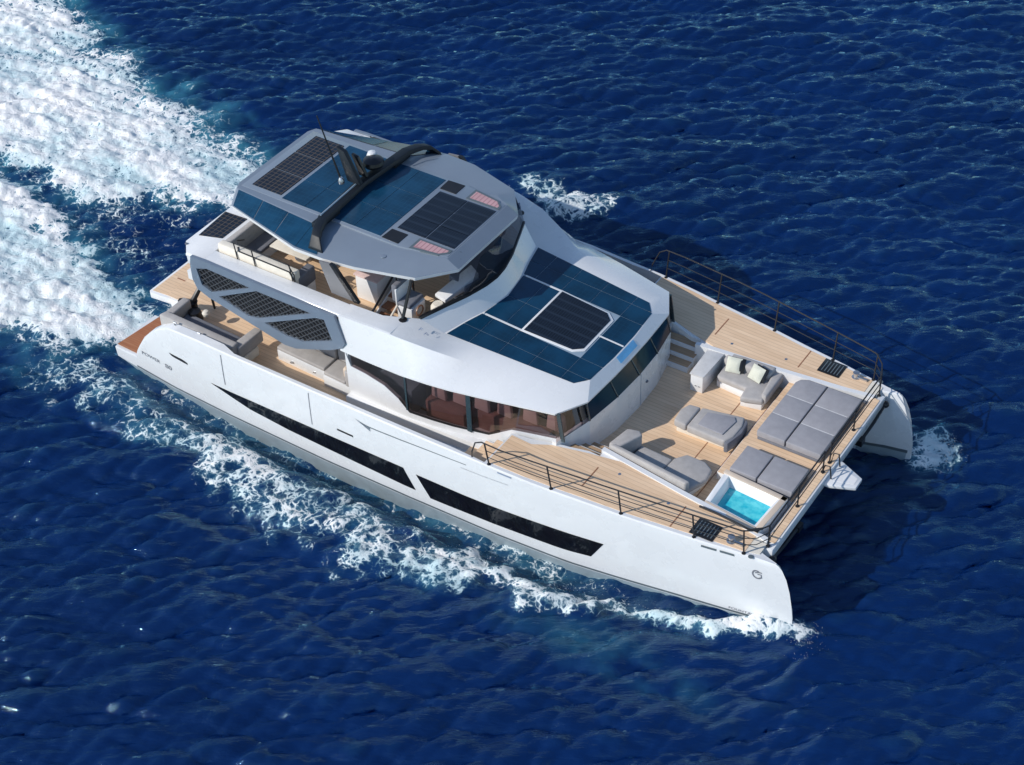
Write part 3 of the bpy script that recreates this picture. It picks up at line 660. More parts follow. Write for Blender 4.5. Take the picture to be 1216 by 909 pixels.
# what one sees through the glass
MB().box(9.3, 16.0, -3.2, 3.2, 1.60, 1.64).build('saloon_floor', 'wood', cab)
si = MB()
si.box(13.2, 15.6, -3.1, -2.3, 1.64, 2.45).box(11.6, 13.0, -3.5, -2.8, 1.64, 2.4)
si.build('saloon_sofa', 'brownsofa', cab, bevel=.05)
for x0, y0 in ((11.7, -3.3), (12.4, -3.2), (13.1, -3.1), (13.8, -2.95), (14.6, -2.8)): MB().prism_y([(x0, 2.45), (x0+.52, 2.45), (x0+.48, 3.0), (x0+.40, 3.08), (x0+.12, 3.08), (x0+.04, 3.0)], y0, y0+.14).build('saloon_chair', 'rose', cab, bevel=.04)
MB().box(11.9, 13.1, -2.7, -1.7, 2.3, 2.36).box(12.4, 12.6, -2.3, -2.1, 1.64, 2.3).build('saloon_table', 'wood', cab, bevel=.01)
MB().box(9.5, 11.2, -3.6, -2.9, 1.64, 2.6).build('galley_counter', 'seam', cab)
MB().box(15.1, 15.8, -2.7, 2.4, 1.64, 2.75).build('dashboard', 'black', cab, bevel=.04)
MB().box(11.3, 11.4, -.5, 3.0, 1.64, 3.6).build('inner_partition', 'cream', cab)
MB().lathe((17.0-.11, .45, 2.55), [(.001, 0), (.05, 0), (.05, .04), (.001, .04)], 10).build('door_lock', 'letter', cab)
MB().box(16.87, 16.905, .08, .095, 1.9, 3.1).build('door_seam', 'seam', cab)
# ------------------------------------------------------------------ coachroof and flybridge shell
def rz(x): return 4.06-.0692*(x-15)
roofm = MB()
Ic = [(11.11, -2.79, 4.77), (11.4, -2.05, 4.79), (11.72, -1.2, 4.80), (11.9, -.5, 4.80), (11.95, 0, 4.80)]
Oc = [(11.73, -2.49, 4.28), (11.98, -1.5, 4.27), (12.17, -.9, 4.26), (12.25, -.4, 4.25), (12.27, 0, 4.25)]
Ic = Ic+[(x, -y, z) for x, y, z in Ic[-2::-1]]; Oc = Oc+[(x, -y, z) for x, y, z in Oc[-2::-1]]
roofm.loft([[i, o] for i, o in zip(Ic, Oc)], closed=False)
for s in (-1, 1):
    B = lambda x, z=3.72: (x, s*brow(x), z)
    q = lambda *p: roofm.add(p, [tuple(range(len(p)))])
    m_ = lambda p: (p[0], s*p[1], p[2])
    T0 = m_((9.1, 4.05, 4.94)); T1 = m_((10.2, 3.93, 4.87)); T2 = m_((11.15, 3.78, 4.72)); T3 = m_((12.0, 3.5, 4.47)); T4 = m_((12.9, 3.12, 4.15))
    I0 = m_((9.1, 3.45, 4.95)); I1 = m_((10.2, 3.35, 4.90)); I2 = m_((11.11, 2.79, 4.77)); O = m_((11.73, 2.49, 4.28)); P1 = m_((12.9, 2.43, rz(12.9)))
    P2 = m_((14.1, 2.345, rz(14.1))); P3 = m_((15.94, 2.22, rz(15.94))); P4 = m_((16.28, 1.77, rz(16.28)))
    F2 = m_((14.1, 3.05, 3.97)); F3 = m_((16.0, 2.80, 3.83))
    q(B(9.1), T0, T1, B(10.2)); q(B(10.2), T1, T2, B(11.3)); q(B(11.3), T2, T3, B(12.2)); q(B(12.2), T3, T4, B(12.9))
    q(T0, I0, I1, T1); q(T1, I1, I2, T2); q(T2, I2, O, T3); q(T3, O, P1, T4)
    q(B(12.9), T4, F2, B(14.1)); q(T4, P1, P2, F2); q(B(14.1), F2, m_((16.03, 2.78, 3.84)), m_((16.03, 3.27, 3.70))); q(F2, P2, P3, m_((16.03, 2.78, 3.84)))
    E1 = m_((16.55, 2.34, 3.70)); C0 = m_((16.03, 3.27, 3.70)); D0 = m_((16.03, 2.78, 3.84))
    q(C0, D0, E1); q(D0, P3, P4, E1)
    q(E1, P4, m_((16.38, .6, rz(16.38))), m_((16.62, .9, 3.70))); q(m_((16.62, .9, 3.70)), m_((16.38, .6, rz(16.38))), (16.38, 0, rz(16.38)), (16.63, 0, 3.70))
    # brow underside and rim
    rim = [(9.1, brow(9.1)), (10.2, brow(10.2)), (11.3, brow(11.3)), (12.2, brow(12.2)), (12.9, brow(12.9)), (14.1, brow(14.1)), (16.03, 3.27), (16.55, 2.34), (16.62, .9), (16.63, 0)]
    zz = [3.72, 3.72, 3.72, 3.72, 3.72, 3.72, 3.70, 3.70, 3.70, 3.70]
    roofm.loft([[m_((x, y, z)), m_((x, y, z-.05)), m_((x-(.25 if x > 16.4 else 0), y-.3, z-.06))] for (x, y), z in zip(rim, zz)], closed=False)
# deck of the coachroof, under the panels
half = [Oc[i] for i in range(5)]
ctr = [(12.27, 0)]
poly = [(x, y) for x, y, z in Oc]+[(12.9, 2.43), (14.1, 2.345), (15.94, 2.22), (16.28, 1.77), (16.38, .6), (16.38, 0), (16.38, -.6), (16.28, -1.77), (15.94, -2.22), (14.1, -2.345), (12.9, -2.43)]
roofm.add([(x, y, rz(x)+(.0 if x > 12.3 else 4.28-rz(11.73))*0) for x, y in poly], [tuple(range(len(poly)))])
roof = roofm.build('coachroof', 'white', boat, smooth=22)
def panels(xs, ys, region, zf, mtl, parent, name='solar_panel', gap=.018, t=.012, lift=.006):
    for a, b in zip(xs[:-1], xs[1:]):
        for c, d in zip(ys[:-1], ys[1:]):
            p = clip([(a+gap/2, c+gap/2), (b-gap/2, c+gap/2), (b-gap/2, d-gap/2), (a+gap/2, d-gap/2)], region)
            if len(p) > 2:
                ar = abs(sum(p[i][0]*p[(i+1) % len(p)][1]-p[(i+1) % len(p)][0]*p[i][1] for i in range(len(p))))/2
                if ar > .01: MB().prism(p, lambda x, y: zf(x, y)+lift, lambda x, y: zf(x, y)+lift+t).build(name, mtl, parent)
zr = lambda x, y: rz(x)
back = MB().prism([(11.9, -2.35), (15.86, -2.12), (16.2, -1.70), (16.27, 0), (16.2, 1.70), (15.86, 2.12), (11.9, 2.35), (12.1, 1.5), (12.32, .5), (12.34, 0), (12.32, -.5), (12.1, -1.5)], lambda x, y: rz(x)+.001, lambda x, y: rz(x)+.005).build('panel_backing', 'seam', roof)
reg = [(11.75, 2.46), (12.03, 1.5), (12.22, .9), (12.31, .4), (12.33, 0), (12.31, -.4), (12.22, -.9), (12.03, -1.5), (11.75, -2.46), (15.93, -2.20), (16.27, -1.76), (16.36, -.6), (16.36, .6), (16.27, 1.76), (15.93, 2.20)]
# convex regions for clipping: the curved aft edge is cut cell by cell
def aft_edge(y): return itp(abs(y), [0, .4, .9, 1.5, 2.49], [12.32, 12.30, 12.22, 12.03, 11.78])
def cellreg(c, d):
    m = (c+d)/2
    return [(15.93, -2.20), (16.27, -1.76), (16.345, -.6), (16.345, .6), (16.27, 1.76), (15.93, 2.20), (aft_edge(d), d+.001 if d < 2.3 else 2.46), (aft_edge(c), c-.001 if c > -2.3 else -2.46)]
def strip(c, d, xs, mtl='solar_roof'):
    for a, b in zip(xs[:-1], xs[1:]):
        g = .009
        A0, A1 = max(a, aft_edge(c)), max(a, aft_edge(d))
        if b <= max(A0, A1): continue
        p = [(A0+g, c+g), (b-g, c+g), (b-g, d-g), (A1+g, d-g)]
        p = clip(p, [(11, -2.53), (11.73, -2.475), (15.93, -2.20), (16.27, -1.76), (16.345, -.6), (16.345, .6), (16.27, 1.76), (15.93, 2.20), (11.73, 2.475), (11, 2.53)])
        if len(p) > 2: MB().prism(p, lambda x, y: rz(x)+.006, lambda x, y: rz(x)+.016).build('solar_panel', mtl, roof)
for s in (-1, 1):
    for c, d in ((1.13, 1.80), (1.80, 2.6)):
        c2, d2 = (c, d) if s > 0 else (-d, -c)
        strip(c2, d2, [11.6, 12.55, 13.5, 14.5, 15.55, 16.5])
    c2, d2 = (0.02, 1.13) if s > 0 else (-1.13, -.02)
    strip(c2, d2, [15.56, 16.5])
for c, d in ((-1.06, 0), (0, 1.06)): strip(c, d, [12.0, 12.95, 13.50])
hat = [(13.58, -1.06), (15.2, -.98), (15.44, -.76), (15.44, .76), (15.2, .98), (13.58, 1.06)]
MB().prism([(13.50, -1.13), (15.24, -1.05), (15.52, -.82), (15.52, .82), (15.24, 1.05), (13.50, 1.13)], lambda x, y: rz(x)+.004, lambda x, y: rz(x)+.03).build('hatch_rim', 'white', roof, bevel=.006)
MB().prism(hat, lambda x, y: rz(x)+.031, lambda x, y: rz(x)+.05).build('sun_hatch', 'louvre', roof)
for s in (-1, 1): MB().prism([(12.25, s*1.095-.03), (13.52, s*1.095-.03), (13.52, s*1.095+.03), (12.25, s*1.095+.03)], lambda x, y: rz(x)+.006, lambda x, y: rz(x)+.024).build('panel_trim', 'white', roof)
MB().prism([(15.5, -.025), (16.34, -.025), (16.34, .025), (15.5, .025)], lambda x, y: rz(x)+.006, lambda x, y: rz(x)+.024).build('panel_trim', 'white', roof)
MB().prism([(16.40, -.5), (16.55, -.5), (16.55, .45), (16.40, .45)], lambda x, y: itp(x, [16.38, 16.63], [rz(16.38), 3.70])+.004, lambda x, y: itp(x, [16.38, 16.63], [rz(16.38), 3.70])+.012).build('light_strip', 'paleblue', roof)
from mathutils.bvhtree import BVHTree
bvh = BVHTree.FromPolygons([v.co.copy() for v in roof.data.vertices], [tuple(p.vertices) for p in roof.data.polygons])
for k, (ch, dx) in enumerate((('F', 0), ('P', .20))):       # small logo on the starboard shoulder
    me = text_mesh(ch, .26)
    for v in me.vertices:
        x = 11.30+dx+v.co.x*.9; u = v.co.y
        yy = -3.17-.12*dx+u*.75
        hit = bvh.ray_cast(Vector((x, yy, 7)), Vector((0, 0, -1)))[0]
        v.co = (x, yy, (hit.z if hit else 4.6)+.008)
    me.materials.append(M['letter2']); lo = bpy.data.objects.new('lettering', me); COL.objects.link(lo); lo.parent = roof

# flybridge: floor, coaming, aft deck
fly = MB()
fly.prism([(2.9, -3.85), (10.0, -3.85), (11.2, -3.3), (11.7, -2), (11.7, 2), (11.2, 3.3), (10.0, 3.85), (2.9, 3.85)], 3.72, 4.03)
flo = fly.build('flybridge', 'white', boat)
slab('flybridge_floor', [(3.9, -3.4), (10.4, -3.4), (11.2, -2.6), (11.8, -1), (11.85, 0), (11.8, 1), (11.2, 2.6), (10.4, 3.4), (3.9, 3.4)], 4.035, 'teak', flo)
co = MB()
for s in (-1, 1):
    prof = lambda x, yo, yi, zt: [(x, s*(yo-.2), 3.75), (x, s*(yo-.2), 4.6), (x, s*yo, zt-.10), (x, s*yo, zt-.03), (x, s*(yo-.04), zt), (x, s*(yi+.03), zt), (x, s*yi, zt-.03), (x, s*yi, 4.0), (x, s*yi, 3.75)]
    co.loft([prof(3.22, 4.08, 3.48, 4.97), prof(5, 4.08, 3.48, 4.98), prof(9.1, 4.05, 3.45, 4.95), prof(10.2, 3.93, 3.35, 4.88), prof(10.8, 3.84, 3.0, 4.80)])
co.prism([(2.82, -3.6), (3.22, -4.04), (3.95, -4.04), (3.95, 4.04), (3.22, 4.04), (2.82, 3.6)], 4.55, 4.98)
co.prism([(3.0, -3.6), (3.3, -3.9), (3.95, -3.9), (3.95, 3.9), (3.3, 3.9), (3.0, 3.6)], 3.76, 4.56)
co.build('flybridge_coaming', 'white', flo, bevel=.03)
for s in (-1, 1):
    pl = [(2.98, s*3.18), (3.72, s*2.93), (3.72, s*1.74), (2.86, s*1.78)]
    MB().prism(pl if s < 0 else pl[::-1], 4.984, 4.998).build('solar_panel', 'louvre_b', flo)
MB().lathe((2.95, -3.72, 4.98), [(.045, 0), (.045, .03), (.001, .035)], 10).build('stern_light', 'letter', flo)
MB().lathe((3.05, -.9, 4.98), [(.09, 0), (.09, .1), (.05, .16), (.001, .17)], 12).build('stern_lamp', 'black', flo)
# grey wings with lattice grilles, one each side
from mathutils.geometry import tessellate_polygon
OUT = [(3.42, 4.62), (3.5, 5.0), (4.01, 5.02), (9.02, 4.93), (9.32, 4.02), (9.2, 3.80), (8.7, 3.52), (7.34, 3.0), (6.9, 2.96), (6.3, 3.09), (3.97, 3.61), (3.55, 3.78), (3.42, 4.1)]
A = [(3.66, 4.60), (4.12, 4.76), (5.82, 4.70), (4.15, 3.88), (3.78, 4.02)]
Bq = [(4.42, 3.82), (6.06, 4.68), (8.15, 4.68), (5.98, 3.61), (5.54, 3.52)]
Cq = [(6.18, 3.52), (8.3, 4.58), (8.62, 4.64), (8.84, 3.93), (7.65, 3.40), (7.0, 3.36)]
def wing(s):
    mb = MB(); loops = [OUT, A, Bq, Cq]
    flat = [p for L in loops for p in L]
    tris = tessellate_polygon([[Vector((x, z, 0)) for x, z in L] for L in loops])
    y1, y0 = s*4.165, s*4.06
    n = len(flat)
    mb.add([(x, y1, z) for x, z in flat]+[(x, y0, z) for x, z in flat], [tuple(t) for t in tris]+[tuple(i+n for i in t) for t in tris])
    o = 0
    for L in loops:
        k = len(L)
        mb.add([(x, y1, z) for x, z in L]+[(x, y0, z) for x, z in L], [(i, (i+1) % k, k+(i+1) % k, k+i) for i in range(k)])
    wg = mb.build('side_wing', 'wing', boat, bevel=.0)
    for L in (A, Bq, Cq):
        ccw = L if sum(L[i][0]*L[(i+1) % len(L)][1]-L[(i+1) % len(L)][0]*L[i][1] for i in range(len(L))) > 0 else L[::-1]
        # convex hull pieces: clip lattice bars by the opening
        gm = MB(); p = .15; bw = .024
        for ang in (R(38), R(-38)):
            ux, uz = math.cos(ang), math.sin(ang); nx, nz = -uz, ux
            for k in range(-70, 70):
                d0 = k*p; c0 = (6+nx*d0, 4+nz*d0)
                bar = [(c0[0]-8*ux-nx*bw/2, c0[1]-8*uz-nz*bw/2), (c0[0]+8*ux-nx*bw/2, c0[1]+8*uz-nz*bw/2), (c0[0]+8*ux+nx*bw/2, c0[1]+8*uz+nz*bw/2), (c0[0]-8*ux+nx*bw/2, c0[1]-8*uz+nz*bw/2)]
                q = clip(bar, ccw)
                if len(q) > 2: gm.prism_y(q, s*(4.09 if ang > 0 else 4.094), s*(4.125 if ang > 0 else 4.129))
        gm.build('grille', 'lattice', wg)
        MB().add([(x, s*4.08, z) for x, z in ccw], [tuple(range(len(ccw)))]).build('grille_back', 'black', wg, recalc=False)
for s in (-1, 1): wing(s)
# soffit of the overhang above the aft deck
MB().prism([(3.3, -3.9), (9.3, -3.9), (9.3, 3.9), (3.3, 3.9)], 3.60, 3.715).build('flybridge_soffit', 'white2', flo)

# rails and sofas up there
for s in (-1, 1):
    r_ = MB()
    for z in (5.50, 5.24): r_.tube([(4.62, s*2.9, z-.25), (4.70, s*3.3, z), (4.85, s*3.44, z), (6.83, s*3.46, z), (7.02, s*3.47, z-.3), (7.03, s*3.47, 4.97)], .02)
    rr = r_.build('upper_railing', 'rail', flo)
    for x in (4.8, 5.5, 6.95): MB().tube([(x, s*3.48, 4.96), (x-.1, s*3.45, 5.5)], .02).build('post', 'rail', rr)
for s in (-1, 1):
    # raking hardtop supports with grey infill, and slim forward posts
    pl = MB().prism_y([(7.95, 6.0), (8.42, 6.05), (9.2, 4.96), (8.3, 4.96)], s*3.3-.03, s*3.3+.03).build('hardtop_support', 'support', flo)
    MB().prism_y([(8.36, 6.05), (8.50, 6.05), (9.32, 4.96), (9.14, 4.96)], s*3.3-.06, s*3.3+.06).build('support_edge', 'black', pl)
    MB().tube([(10.78, s*2.62, 5.95), (10.74, s*3.12, 4.85)], .05).lathe((10.74, s*3.12, 4.80), [(.13, 0), (.13, .03), (.001, .04)], 12).build('hardtop_post', 'black', flo)
# helm: console, wind deflector
defl = MB(); n = 24
I2 = []
for k in range(n+1):
    t = k/n*(len(Ic)-1); i = min(int(t), len(Ic)-2); f = t-i
    I2.append(tuple(Ic[i][j]*(1-f)+Ic[i+1][j]*f for j in range(3)))
tall = lambda y: itp(y, [-2.8, -2.0, -1.1, -.5, 2.2, 2.8], [.10, .12, .14, 1.0, 1.05, .75])
defl.loft([[(x, y, z+.0), (x-.16*tall(y), y*.985, z+tall(y))] for x, y, z in I2], closed=False)
dfo = defl.build('wind_deflector', 'flyglass', flo, recalc=False)
MB().loft([[(x-.05, y, z-.02), (x+.025, y, z-.02), (x+.025, y, z+.07), (x-.05, y, z+.07)] for x, y, z in I2]).build('deflector_frame', 'black', dfo)
ci = MB().loft([[(x-.06, y*.98, z-.03), (x-.06, y*.98, 4.05)] for x, y, z in I2], closed=False).build('inner_lining', 'wing', flo, recalc=False)
dash = MB().prism([(11.45, -.9), (11.6, 0), (11.55, 1.6), (10.9, 1.7), (10.8, 0), (10.75, -.8)], 4.05, lambda x, y: 4.75+.22*(11.6-x)).build('helm_console', 'cushd', flo, bevel=.03)
MB().loft([[(10.75+.3*t, -1.55+1.5*t, 4.6), (11.2+.3*t, -1.65+1.35*t, 4.6), (11.2+.3*t, -1.65+1.35*t, 4.72+.25*t), (10.75+.3*t, -1.55+1.5*t, 4.72+.25*t)] for t in (0, .25, .5, .75, 1)]).build('dash_fairing', 'white', dash, bevel=.03)
MB().lathe((11.0, -1.75, 4.1), [(.2, 0), (.24, .15), (.22, .4), (.15, .5), (.001, .52)], 14).build('helm_pod', 'cream', dash)
MB().tube([(10.62+.0*math.cos(a), .35+.22*math.cos(a), 4.95+.22*math.sin(a)) for a in np.linspace(0, 2*math.pi, 17)], .02, 6).build('steering_wheel', 'wood', dash)
# ------------------------------------------------------------------ hardtop
TR = [(3.59, 1.69), (3.72, 1.96), (6.9, 2.16), (7.35, 2.35), (9.0, 2.3), (10.6, 1.95), (11.33, 1.58)]
RM = [(3.47, 1.78), (3.85, 2.45), (6.9, 3.18), (8.0, 3.21), (9.1, 3.10), (10.9, 2.60), (11.72, 1.58)]
topz = [6.29, 6.29, 6.27, 6.22, 6.20, 6.22, 6.25]; rimz = [6.06, 5.97, 5.98, 6.03, 6.07, 6.05, 6.02]
full = lambda P, Z: [(x, -y, z) for (x, y), z in zip(P, Z)]+[(x, y, z) for (x, y), z in list(zip(P, Z))[::-1]]
T_ = full(TR, topz); Rm = full(RM, rimz); Rl = full([(x+(.03 if x < 5 else -.03), y-.03) for x, y in RM], [z-.13 for z in rimz]); Un = full([(x+(.4 if x < 5 else -.4), y-.4) for x, y in RM], [5.96]*7)
hm = MB(); n = len(T_); nk = 8
def dense(L): return [tuple(L[i][j]+(L[(i+1) % len(L)][j]-L[i][j])*k/nk for j in range(3)) for i in range(len(L)) for k in range(nk)]
Td, Rd, Ld, Ud = dense(T_), dense(Rm), dense(Rl), dense(Un)
hm.add([(7, 0, 6.262)]+Td, [(0, i+1, (i+1) % len(Td)+1) for i in range(len(Td))]); hm.loft([Td, Rd], caps=False)
hard = hm.build('hardtop', 'grey', boat, smooth=14)
MB().loft([Rd, Ld, Ud], caps=False).add(Un, [tuple(range(n))]).build('hardtop_underside', 'white2', hard, smooth=20)
def hz(x, y): return itp(x, [3.59, 6.9, 9.0, 11.33], [6.29, 6.27, 6.255, 6.25])
# raised flat field that carries the panels
MB().prism([(3.75, -1.78), (7.0, -1.80), (9.75, -1.82), (11.30, -1.52), (11.30, 1.52), (9.75, 1.82), (7.0, 1.80), (3.75, 1.78)], 6.1, lambda x, y: hz(x, y)+.012).build('panel_field', 'grey', hard, bevel=.004)
hzz = lambda x, y: hz(x, y)+.013
big = [(0, -9), (30, -9), (30, 9), (0, 9)]
MB().prism([(5.26, -1.68), (9.02, -1.72), (9.02, 1.72), (5.26, 1.68)], lambda x, y: hzz(x, y)+.0005, lambda x, y: hzz(x, y)+.004).build('panel_backing', 'seam', hard)
panels([5.27, 6.15, 7.05, 8.03, 9.01], [-1.70, -.57, .57, 1.70], big, hzz, 'solar', hard)
for c, d in ((-1.58, -.54), (-.5, .5), (.54, 1.58)):
    MB().prism([(4.02, c), (5.14, c), (5.14, d), (4.02, d)], lambda x, y: hzz(x, y)+.001, lambda x, y: hzz(x, y)+.02).build('slatted_panel', 'louvre_b', hard)
for a in (9.2, 10.24):
    for c, d in ((-1.1, -.38), (-.36, .36), (.38, 1.1)):
        MB().prism([(a, c), (a+1.0, c), (a+1.0, d), (a, d)], lambda x, y: hzz(x, y)+.001, lambda x, y: hzz(x, y)+.02).build('slatted_panel', 'louvre', hard)
for s in (-1, 1):
    pl = [(9.1, s*1.23), (9.68, s*1.23), (9.68, s*1.74), (9.08, s*1.72)]
    MB().prism(pl[::s], lambda x, y: hzz(x, y)+.001, lambda x, y: hzz(x, y)+.02).build('deck_hatch', 'black', hard)
    pl = [(10.08, s*1.20), (11.26, s*1.20), (11.26, s*1.36), (11.02, s*1.60), (10.08, s*1.74)]
    fr = MB().prism(pl[::s], lambda x, y: hz(x, y)-.2, lambda x, y: hzz(x, y)+.016).build('skylight', 'stripe', hard)
    pl = [(10.17, s*1.27), (11.18, s*1.27), (11.18, s*1.36), (11.0, s*1.53), (10.17, s*1.65)]
    MB().prism(pl[::s], lambda x, y: hzz(x, y)+.018, lambda x, y: hzz(x, y)+.022).build('skylight_pane', 'pink', hard)
    # solar strips on the sloping shoulders
    def sh(t, u):
        i = min(int(t), 5); f = t-i
        a = [TR[i][0]+(TR[i+1][0]-TR[i][0])*f, TR[i][1]+(TR[i+1][1]-TR[i][1])*f, topz[i]+(topz[i+1]-topz[i])*f]
        b = [RM[i][0]+(RM[i+1][0]-RM[i][0])*f, RM[i][1]+(RM[i+1][1]-RM[i][1])*f, rimz[i]+(rimz[i+1]-rimz[i])*f]
        return (a[0]+(b[0]-a[0])*u, s*(a[1]+(b[1]-a[1])*u+.008), a[2]+(b[2]-a[2])*u+.016)
    for a, b in ((1.03, 1.35), (1.36, 1.68), (1.69, 2.0), (2.02, 2.8)):
        g = MB().loft([[sh(x, .05), sh(x, .95)] for x in np.linspace(a, b, 6)], closed=False).build('solar_panel', 'solar', hard, recalc=False)
MB().box(3.50, 3.56, .1, .9, 6.12, 6.2).build('stern_lamp', 'black', hard, bevel=.01)
MB().lathe((9.6, -2.35, 6.17), [(.09, 0), (.09, .02), (.001, .03)], 12).build('aerial_base', 'grey', hard)
# radar arch
ar = MB(); path = [(7.62, 3.05, 6.08), (7.5, 2.85, 6.36), (7.36, 2.55, 6.47), (7.2, 2.1, 6.50), (7.05, 0, 6.50)]
path = [(x, -y, z) for x, y, z in path]+[(x, y, z) for x, y, z in path[-2::-1]]
rings = []
for i, (x, y, z) in enumerate(path):
    e = i in (0, len(path)-1); w_ = .30 if e else .19
    rings.append([(x-w_, y, z-.07), (x+w_, y, z-.07), (x+w_*.75, y, z+.07), (x-w_*.75, y, z+.07)])
arch = ar.loft(rings).build('radar_arch', 'arch', boat, bevel=.02)
MB().tube([(7.12, -2.1, 6.575), (7.02, 0, 6.575)], .03, 6).build('arch_trim', 'seam', arch)
for y0, y1 in ((-2.4, -1.4), (1.4, 2.2)):
    MB().box(7.0, 7.3, y0, y1, 6.28, 6.46).build('arch_pad', 'arch', arch, bevel=.02)
MB().prism_y([(6.75, 6.62), (7.25, 6.62), (6.75, 7.65), (6.45, 7.75)], -.30, -.14).build('mast_fin', 'arch', arch, bevel=.03)
MB().prism_y([(6.85, 6.62), (7.15, 6.62), (6.85, 7.25), (6.62, 7.3)], .15, .27).build('mast_fin', 'black', arch, bevel=.02)
MB().tube([(6.6, -.38, 6.6), (6.3, -.40, 7.6), (5.95, -.42, 8.75)], [.035, .028, .018], 8).build('whip_aerial', 'black', arch)
MB().lathe((6.62, -.42, 6.58), [(.1, 0), (.1, .12), (.05, .2), (.001, .21)], 12).build('aerial_foot', 'steel', arch)
MB().lathe((6.78, .95, 6.62), [(.06, 0), (.12, .05), (.17, .16), (.17, .25), (.12, .36), (.001, .41)], 18).build('satellite_dome', 'white', arch)
MB().lathe((7.0, .72, 6.66), [(.12, 0), (.3, .05), (.34, .14), (.31, .24), (.18, .3), (.001, .31)], 20).build('radar_dome', 'black', arch)
# ------------------------------------------------------------------ hot tub
ZW = 1.876
tub = MB()
o4 = [(20.70, -3.12), (22.50, -3.36), (22.60, -1.72), (20.62, -1.58)]; i4 = [(20.85, -2.92), (22.28, -3.10), (22.36, -1.86), (20.80, -1.76)]; b4 = [(21.05, -2.75), (22.05, -2.88), (22.12, -2.05), (21.02, -1.95)]
zt = 2.46
rings = [[(x, y, ZW) for x, y in o4], [(x, y, zt) for x, y in o4], [(x, y, zt) for x, y in i4], [(x, y, 1.50) for x, y in b4]]
tub.loft(rings, caps=False).add([(x, y, 1.50) for x, y in b4], [(0, 1, 2, 3)])
tb = tub.build('hot_tub', 'tub', boat, bevel=.02)
mw, g, p = newmat('pool_water')
p.inputs['Base Color'].default_value = (.02, .50, .62, 1); p.inputs['Roughness'].default_value = .05
tcw = g.n('ShaderNodeTexCoord').outputs['Object']; nw = g.n('ShaderNodeTexNoise', Vector=tcw, Scale=5.0, Detail=3.0).outputs[0]
g.l(g.mix(g.rng(nw, .35, .65), (.015, .44, .58, 1), (.10, .62, .70, 1)), p.inputs['Base Color']); g.l(g.n('ShaderNodeBump', Strength=.3, Distance=.03, Height=nw).outputs[0], p.inputs['Normal'])
M['pool'] = mw
lp = lambda a, b, t: (a[0]+(b[0]-a[0])*t, a[1]+(b[1]-a[1])*t)
wl = [lp(i, b, .36) for i, b in zip(i4, b4)]
MB().add([(x, y, 2.115) for x, y in wl], [(0, 1, 2, 3)]).build('tub_water', 'pool', tb)
sd = [lp(i, b, .40) for i, b in zip(i4, b4)]
MB().prism([sd[3], lp(sd[3], sd[0], .42), lp(sd[3], sd[0], .42) and (sd[3][0]+.22, sd[3][1]-.45), (sd[3][0]+.22, sd[3][1]-.02)], 1.6, 2.10).build('tub_seat', 'tub', tb)
for a, b in ((o4[0], o4[1]), (o4[1], o4[2]), (o4[3], o4[2])):
    d = Vector((b[0]-a[0], b[1]-a[1])); d.normalize(); nn = Vector((-d.y, d.x))*.16
    if (a, b) == (o4[3], o4[2]): nn = -nn
    q = [a, b, (b[0]+nn.x, b[1]+nn.y), (a[0]+nn.x, a[1]+nn.y)]
    MB().prism(q, zt+.002, zt+.03).build('tub_rim', 'sand', tb, bevel=.006)
MB().tube([(20.72, -3.32, 2.55), (21.3, -3.42, 2.66), (22.35, -3.52, 2.68), (22.62, -3.3, 2.68)], .035).build('tub_rail', 'rail', tb)

# ------------------------------------------------------------------ loose furniture (things of their own)
def soft(mb, name, m, parent, b=.07): return mb.build(name, m, parent, bevel=b, seg=3, smooth=50)
def P(mb, pl, z0, z1):
    a = sum(pl[i][0]*pl[(i+1) % len(pl)][1]-pl[(i+1) % len(pl)][0]*pl[i][1] for i in range(len(pl)))
    return mb.prism(pl if a > 0 else pl[::-1], z0, z1)
# sun beds: long one to port, short one beside the tub
def sunbed(lab, x, ys, s, rows_lab):
    t = thing('sun_bed', lab, 'sun bed', ((x[0]+x[-1])/2, s*(ys[0]+ys[-1])/2, 2.17), 'padded sun beds on the foredeck')
    x0, x1 = x[0], x[-1]
    pl = [(x0+.02, s*ys[0]+.0), (x1-.02, s*ys[0]), (x1-.02, s*ys[-1]), (x0+.02, s*ys[-1])]
    P(MB(), pl, 2.17, 2.275).build('base', 'cushd', t, bevel=.03)
    for a, b in zip(x[:-1], x[1:]):
        for c, d in zip(ys[:-1], ys[1:]):
            g = .022 if a > x0 else .0; h = .022 if b < x1 else 0
            u0, u1 = sorted((s*c, s*d))
            pl = [(a+g, u0+.006), (b-h, u0+.006), (b-h, u1-.006), (a+g, u1-.006)]
            if a == x0 and d == ys[-1] and len(ys) > 2: pl = [(a+g, u0+.006), (b-h, u0+.006), (b-h, u1-.006), (a+.3, u1-.006), (a+g+.08, u1-.12), (a+g, u1-.3)] if s > 0 else pl
            soft(MB().prism(pl, 2.28, 2.50), 'cushion', 'cush2', t, .022)
    for d in ys[1:-1]:
        for a, b in zip(x[:-1], x[1:]): MB().box(a+.04, b-.04, s*d-.014, s*d+.014, 2.45, 2.497).build('piping', 'marble', t)
    rebase(t); return t
sunbed('long grey six cushion sun bed in front of the ivory pillows', [20.62, 21.52, 22.62], [.28, 1.22, 2.14, 3.08], 1, 0)
sunbed('short grey two cushion sun bed beside the turquoise hot tub', [20.68, 21.52, 22.60], [.40, 1.50], -1, 0)
